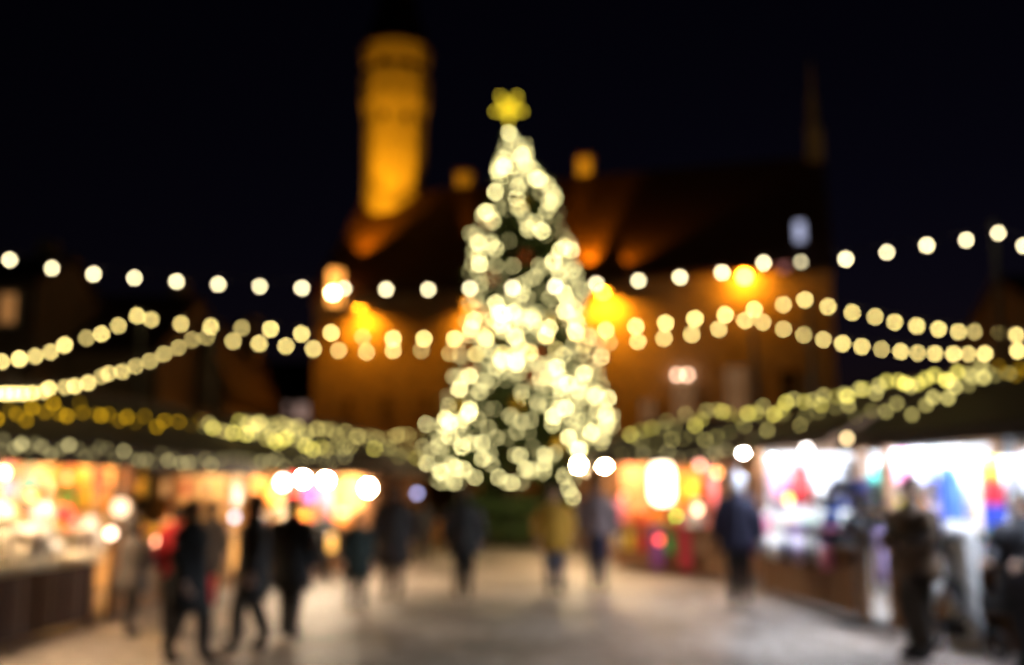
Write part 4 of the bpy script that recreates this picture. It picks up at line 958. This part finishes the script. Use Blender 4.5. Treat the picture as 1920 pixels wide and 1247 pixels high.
# ------------------------------------------------------------------ people
SKIN = mat('skin', (.48, .29, .2), .6, .08)
def skinmesh(verts, edges, roots, levels=2):
    me = bpy.data.meshes.new('tmp'); me.from_pydata([v[:3] for v in verts], edges, [])
    o = bpy.data.objects.new('tmp', me); COL.objects.link(o)
    sk = o.modifiers.new('s', 'SKIN'); sk.use_smooth_shade = True; sk.branch_smoothing = .6
    sd = o.modifiers.new('d', 'SUBSURF'); sd.levels = levels; sd.render_levels = levels
    lay = me.skin_vertices[0].data
    for i, v in enumerate(verts):
        lay[i].radius = (v[3], v[4]); lay[i].use_root = i in roots
    dg = bpy.context.evaluated_depsgraph_get(); dg.update()
    out = bpy.data.meshes.new_from_object(o.evaluated_get(dg))
    bpy.data.objects.remove(o); bpy.data.meshes.remove(me)
    return out
def person(label, px, foot_py, head_py, face, coat, trousers, hem=.40, stride=0.0, hat=None, hair=(.03, .018, .01), hood=False, arms='down', shoe=(.02, .018, .017), wide=1.0, coatmat=None, lean=0.0, scarf=None, beard=False, skirt=False):
    """face: heading in degrees, 0 looks at the camera, 90 to the right of the picture, 180 away"""
    gp = G(px, foot_py); hgt = P(px, head_py, gp.y).z; hgt = min(max(hgt, 1.35), 1.9)
    t = thing('person', label, 'person', (gp.x, gp.y, 0), R(face))
    h = hgt; V = []; E = []
    def v(x, y, z, rx, ry=None): V.append((x * h, (y - lean * max(0, z - .5)) * h, z * h, rx * h, (ry or rx) * h)); return len(V) - 1
    def e(*a):
        for i, j in zip(a, a[1:]): E.append((i, j))
    pel = v(0, 0, .53, .075, .055); bel = v(0, 0, .61, .07, .052); che = v(0, .005, .73, .083, .056); shc = v(0, .005, .80, .06, .045); nk = v(0, 0, .845, .032); hb = v(0, -.012, .882, .042, .05); hm = v(0, -.010, .93, .05, .058); htp = v(0, -.004, .972, .034, .04)
    e(pel, bel, che, shc, nk, hb, hm, htp)
    nose = v(0, -.072, .915, .009); e(hm, nose)
    limbs = []
    hands = {}
    for sg in (-1, 1):
        aw = .35 + .65 * wide; sh = v(sg * .09 * aw, .0, .79, .035)
        sw = stride * .5 * sg
        if arms == 'front': el = v(sg * .125 * aw, -.02, .66, .03); wr = v(sg * .06, -.13, .62, .02); pm = v(sg * .03, -.15, .62, .022, .014)
        elif arms == 'push': el = v(sg * .12 * aw, -.03, .655, .03); wr = v(sg * .10, -.17, .60, .02); pm = v(sg * .095, -.205, .60, .022, .014)
        else: el = v(sg * .125 * aw, .01 + sw * .5, .645, .03); wr = v(sg * .128 * aw, -.03 + sw * .9, .505, .02); pm = v(sg * .128 * aw, -.04 + sw * 1.0, .468, .014, .024)
        e(shc, sh, el, wr, pm); hands[sg] = (pm, wr)
        limbs.append((sh, el, wr))
        st = stride * sg
        lw = .5 + .5 * wide; hp_ = v(sg * .048, 0, .50, .060 * lw); kn = v(sg * .05, -.02 - st * .55 - abs(st) * .12, .285, .043 * lw); an = v(sg * .05, .012 - st, .05 + (.035 if st < 0 else 0), .032 * lw); to = v(sg * .056, -.085 - st, .022 + (.0 if st >= 0 else .0), .026, .018)
        e(pel, hp_, kn, an, to)
    roots = {pel}
    for sg in (-1, 1):
        pm, wr = hands[sg]; a = Vector(V[pm][:3]) / h; b = Vector(V[wr][:3]) / h; d = (a - b).normalized()
        ax = Vector((0, 1, 0)) if abs(d.z) > .6 else Vector((0, 0, 1)); curl = Vector((-sg, 0, 0)) if abs(d.z) > .6 else Vector((0, 0, -1))
        for k, L in enumerate((.036, .041, .038, .030)):
            off = ax * (.5 * (k - 1.5) * .018)
            p0 = a + off * 1.6; p1 = a + off * 1.9 + d * (.022 + L * .45) + curl * .004; p2 = a + off * 2.0 + d * (.020 + L * .9) + curl * .014
            i0 = len(V)
            for p, r_ in ((p0, .0055), (p1, .0052), (p2, .0042)): V.append((p.x * h, p.y * h, p.z * h, r_ * h, r_ * h))
            E.extend([(i0, i0 + 1), (i0 + 1, i0 + 2)]); roots.add(i0)
        tb_ = -ax if abs(d.z) > .6 else Vector((-sg, 0, 0))
        i0 = len(V)
        for p, r_ in ((a + tb_ * .008 - d * .006, .007), (a + tb_ * .03 + d * .012, .006), (a + tb_ * .036 + d * .032 + curl * .006, .005)): V.append((p.x * h, p.y * h, p.z * h, r_ * h, r_ * h))
        E.extend([(i0, i0 + 1), (i0 + 1, i0 + 2)]); roots.add(i0)
    me = skinmesh(V, E, roots); me.name = 'body'
    me.materials.clear(); me.materials.append(SKIN); me.materials.append(cloth(trousers)); me.materials.append(cloth(shoe)); me.materials.append(coatmat or cloth(coat))
    for p in me.polygons:
        z = p.center.z / h
        if z < .06: p.material_index = 2
        elif z < .60 and not any((p.center - Vector(V[hands[s_][0]][:3])).length < .075 * h for s_ in (-1, 1)): p.material_index = 1
        elif z < .835 and not any((p.center - Vector(V[hands[s_][0]][:3])).length < .075 * h for s_ in (-1, 1)): p.material_index = 3
        else: p.material_index = 0
        p.use_smooth = True
    bo = bpy.data.objects.new('body', me); COL.objects.link(bo); bo.parent = t
    # eyes, ears and mouth sit on the head
    def off(y, z): return y - lean * max(0, z - .5)
    ey = MB()
    for sg in (-1, 1): ey.ball((sg * .019 * h, off(-.060, .932) * h, .932 * h), .0042 * h, 8, 5)
    ey.build('eyes', mat('eye_dark', (.03, .02, .015), .2), t, True)
    ea = MB()
    for sg in (-1, 1): ea.ball((sg * .05 * h, off(-.002, .925) * h, .925 * h), .017 * h, 8, 6, (.4, .75, 1.1))
    ea.build('ears', SKIN, t, True)
    MB().ball((0, off(-.061, .893) * h, .893 * h), .014 * h, 8, 5, (1, .35, .3)).build('mouth', mat('lips', (.35, .12, .1), .5), t, True)
    # coat: torso shell to the hem, sleeves
    cmt = coatmat or cloth(coat)
    c_ = MB()
    hw_ = .105 if not skirt else .165
    secs = [(hem, hw_ * wide + .012 * (stride > 0), .078 + .05 * abs(stride) + (.03 if skirt else 0)), (hem + (.53 - hem) * .5, .104 * wide + (.05 if skirt else 0), .085 + (.02 if skirt else 0)), (.53, .10 * wide + (.04 if skirt else 0), .08), (.62, .092 * wide + (.02 if skirt else 0), .072), (.72, .10 * (.3 + .7 * wide), .076), (.785, .102 * (.45 + .55 * wide), .066), (.822, .076 * (.6 + .4 * wide), .055), (.845, .048, .046), (.868, .045, .048)]
    n = 18
    c_.loft([[(rx * h * math.cos(2 * math.pi * j / n), (off(ry * (.45 + .55 * wide if z_ < .8 else 1) * math.sin(2 * math.pi * j / n), z_)) * h, z_ * h) for j in range(n)] for z_, rx, ry in secs])
    for sh, el, wr in limbs:
        a, b, d = (Vector(V[i][:3]) for i in (sh, el, wr)); k = (.2 if skirt else 0)
        c_.tube([a + Vector((-math.copysign(.05, a.x) * h, 0, .004 * h)), a + Vector((-math.copysign(.02, a.x) * h, 0, .002 * h)), a + Vector((math.copysign(.008, a.x) * h, 0, -.012 * h)), a.lerp(b, .35), a.lerp(b, .7), b, b.lerp(d, .5), d], [r_ * h * (.5 + .5 * wide) for r_ in (.02, .034, .041, .043, .042, .039, .035 + k * .06, .030 + k * .08)], 12)
    co = c_.build('cape' if skirt else 'coat', cmt, t, True)
    # shoes
    for sg in (-1, 1):
        st = stride * sg
        MB().ball((sg * .055 * h, (-.04 - st) * h, .024 * h), .032 * h, 12, 7, (.85, 2.0, .75)).build('shoe', cloth(shoe), t, True)
    # hair / hat / hood
    if hood:
        MB().lathe([(.066 * h, .845 * h), (.075 * h, .88 * h), (.073 * h, .93 * h), (.055 * h, .975 * h), (.028 * h, 1.01 * h), (.006 * h, 1.04 * h)], (0, off(.012, .93) * h, 0), 16, 1, 1.05).build('hood', cmt, t, True)
    elif hat:
        MB().lathe([(.062 * h, .935 * h), (.066 * h, .95 * h), (.062 * h, .985 * h), (.04 * h, 1.012 * h), (.008 * h, 1.02 * h)], (0, off(-.004, .95) * h, 0), 16, 1, 1.12).ball((0, off(0, 1.0) * h, 1.028 * h), .022 * h).build('hat', cloth(hat), t, True)
        MB().lathe([(.045 * h, .86 * h), (.058 * h, .89 * h), (.057 * h, .945 * h)], (0, off(.016, .9) * h, 0), 14, 1, .95).build('hair', cloth(hair), t, True)
    else:
        MB().ball((0, off(.008, .948) * h, .948 * h), .057 * h, 14, 9, (.98, 1.12, .92)).ball((0, off(.026, .915) * h, .915 * h), .045 * h, 12, 8, (1.08, .9, 1.2)).build('hair', cloth(hair), t, True)
    if scarf: MB().torus((0, off(0, .855) * h, .852 * h), .05 * h, .022 * h, 18, 8, 'z').build('scarf', cloth(scarf), t, True)
    return t, gp, h
BLK = (.009, .008, .008)
pat = mat('patterned_knit', (.13, .08, .045), .9, .5, 5, .2, kind='voronoi', col2=(.015, .01, .008))
person('man in a brown and black patterned jumper standing before the dazzling white stall', 1728, 1238, 893, -75, (.1, .08, .06), (.045, .036, .028), .44, .0, wide=1.75, coatmat=pat, arms='front')
person('person in a long black coat striding past, nearest the pale-goods stall', 348, 1243, 936, 75, BLK, (.012, .012, .014), .31, .10, wide=1.5, hair=(.015, .01, .008))
person('person in a red jacket half hidden behind the striding person in black', 322, 1185, 945, 200, (.42, .012, .015), (.02, .015, .02), .44, .05, hair=(.02, .012, .01))
person('bulkier of two people in black walking side by side, leaning into a stride', 468, 1222, 924, -80, BLK, (.012, .012, .012), .33, .09, wide=1.6)
person('tall person in black standing beside the bulkier walker in black', 541, 1198, 928, 165, BLK, (.014, .012, .012), .34, .03, wide=1.45)
person('person in a wide grey cape with a pointed hood facing the pale goods', 240, 1192, 965, 130, (.08, .063, .052), (.05, .035, .025), .36, .02, hood=True, wide=1.45, skirt=True, arms='front')
person('person in a dull grey coat beyond the walkers in black', 390, 1132, 941, 180, (.055, .045, .04), (.03, .025, .022), .36, .02, wide=1.3, hat=(.05, .04, .035))
person('person in dark green coat in front of the two-bulb stall', 667, 1147, 958, 30, (.012, .022, .018), (.025, .02, .018), .34, .05, wide=1.45)
person('short person in black behind the counter end of the two-bulb stall', 606, 1086, 962, 180, BLK, BLK, .4, .0, wide=1.4)
person('person in a long dark brown coat between the green coat and the tree', 736, 1124, 906, 195, (.028, .02, .017), (.05, .04, .035), .30, .03, wide=1.45, hair=(.03, .02, .015))
person('slim person in black standing alone in front of the tree', 869, 1122, 914, 180, (.012, .012, .014), BLK, .40, .02, wide=1.45)
person('person in a mustard yellow jacket below the tree lights', 1040, 1114, 912, 15, (.30, .15, .006), (.06, .055, .07), .40, .02, wide=1.6, hair=(.12, .07, .03))
person('person in a mauve grey jacket and dark jeans beside the yellow jacket', 1122, 1106, 892, 170, (.13, .095, .095), (.02, .02, .045), .48, .03, wide=1.35)
person('person in a navy jacket with a white hat before the white-lit stall', 1388, 1134, 890, 160, (.013, .015, .05), (.012, .012, .016), .40, .02, wide=1.4, hat=(.75, .75, .78), hair=(.4, .4, .4))
person('person in dark navy by the pushchair at the frame edge', 1938, 1262, 922, -60, (.012, .014, .03), (.02, .02, .025), .40, .03, arms='push', wide=1.6)
person('person in black in the shade between the brown coat and the tree', 792, 1052, 935, 180, BLK, (.02, .018, .018), .4, .02, wide=1.4)

# red shopping bag of the strider, held beside the leg
def shopping_bag(px, py, label, colour, s=1.0, Y=None):
    p = G(px, py)
    t = thing('shopping_bag', label, 'bag', (p.x, p.y, .28 * s), .4); t.scale = (s, s, s)
    MB().loft([[(-.15, -.06, 0), (.15, -.06, 0), (.15, .06, 0), (-.15, .06, 0)], [(-.16, -.065, .2), (.16, -.065, .2), (.16, .065, .2), (-.16, .065, .2)], [(-.16, -.03, .36), (.16, -.03, .36), (.16, .03, .36), (-.16, .03, .36)]]).build('pouch', cm(colour), t)
    for y in (-.03, .03): MB().tube([(-.07, y, .355), (-.05, y, .48), (.05, y, .48), (.07, y, .355)], .007, 6).build('handle', CABLE, t)
shopping_bag(377, 1175, 'red shopping bag held low beside the striding person in black', 'red', .95)
# pushchair
pp = G(1842, 1226)
t = thing('pushchair', 'black pushchair with raised hood before the dazzling white stall', 'pushchair', pp, R(28)); t.scale = (1.12,) * 3
BK = cloth((.016, .016, .018)); 
MB().loft([[(-.20, -.42, .42), (.20, -.42, .42), (.20, -.40, .50), (-.20, -.40, .50)], [(-.21, -.1, .38), (.21, -.1, .38), (.21, -.08, .58), (-.21, -.08, .58)], [(-.21, .22, .62), (.21, .22, .62), (.21, .12, .70), (-.21, .12, .70)], [(-.20, .34, .95), (.20, .34, .95), (.20, .24, .97), (-.20, .24, .97)]]).build('seat', BK, t)
hm_ = MB(); rings = []
for k in range(9):
    a = R(-10 + 130 * k / 8); rings.append([(x, .12 + .34 * math.cos(a) * sc1, .78 + .34 * math.sin(a) * sc1) for x, sc1 in ((-.23, .78), (-.2, .96), (0, 1.05), (.2, .96), (.23, .78), (.2, .86), (0, .97), (-.2, .86))])
hm_.loft(rings).build('hood', BK, t, True)
MB().tube([(-.24, .62, 1.02), (-.24, .3, .72), (-.24, -.3, .18)], .014).tube([(.24, .62, 1.02), (.24, .3, .72), (.24, -.3, .18)], .014).tube([(-.24, -.05, .42), (-.24, .32, .16)], .014).tube([(.24, -.05, .42), (.24, .32, .16)], .014).build('frame', METAL, t)
MB().tube([(-.24, .62, 1.02), (0, .64, 1.05), (.24, .62, 1.02)], .02).build('handle', BK, t)
MB().loft([[(-.18, -.1, .14), (.18, -.1, .14), (.18, .3, .14), (-.18, .3, .14)], [(-.2, -.14, .3), (.2, -.14, .3), (.2, .33, .3), (-.2, .33, .3)]]).build('basket', BK, t)
for x in (-.27, .27):
    for y, r_ in ((-.36, .11), (.36, .15)):
        wo = MB().torus((x, y, r_ + .025), r_, .025, 20, 8, 'x').build('wheel', BK, t, True)
        mm = MB().tube([(x - .02, y, r_ + .025), (x + .02, y, r_ + .025)], .03)
        for q in range(5): mm.tube([(x, y, r_ + .025), (x, y + r_ * math.cos(q * 1.2566), r_ + .025 + r_ * math.sin(q * 1.2566))], .008, 5)
        mm.build('rim', METAL, wo)
print('objects', len(SC.objects), 'RIDGE', RIDGE, 'EAVE', EAVE, 'cR', cR, 'tower', tw)
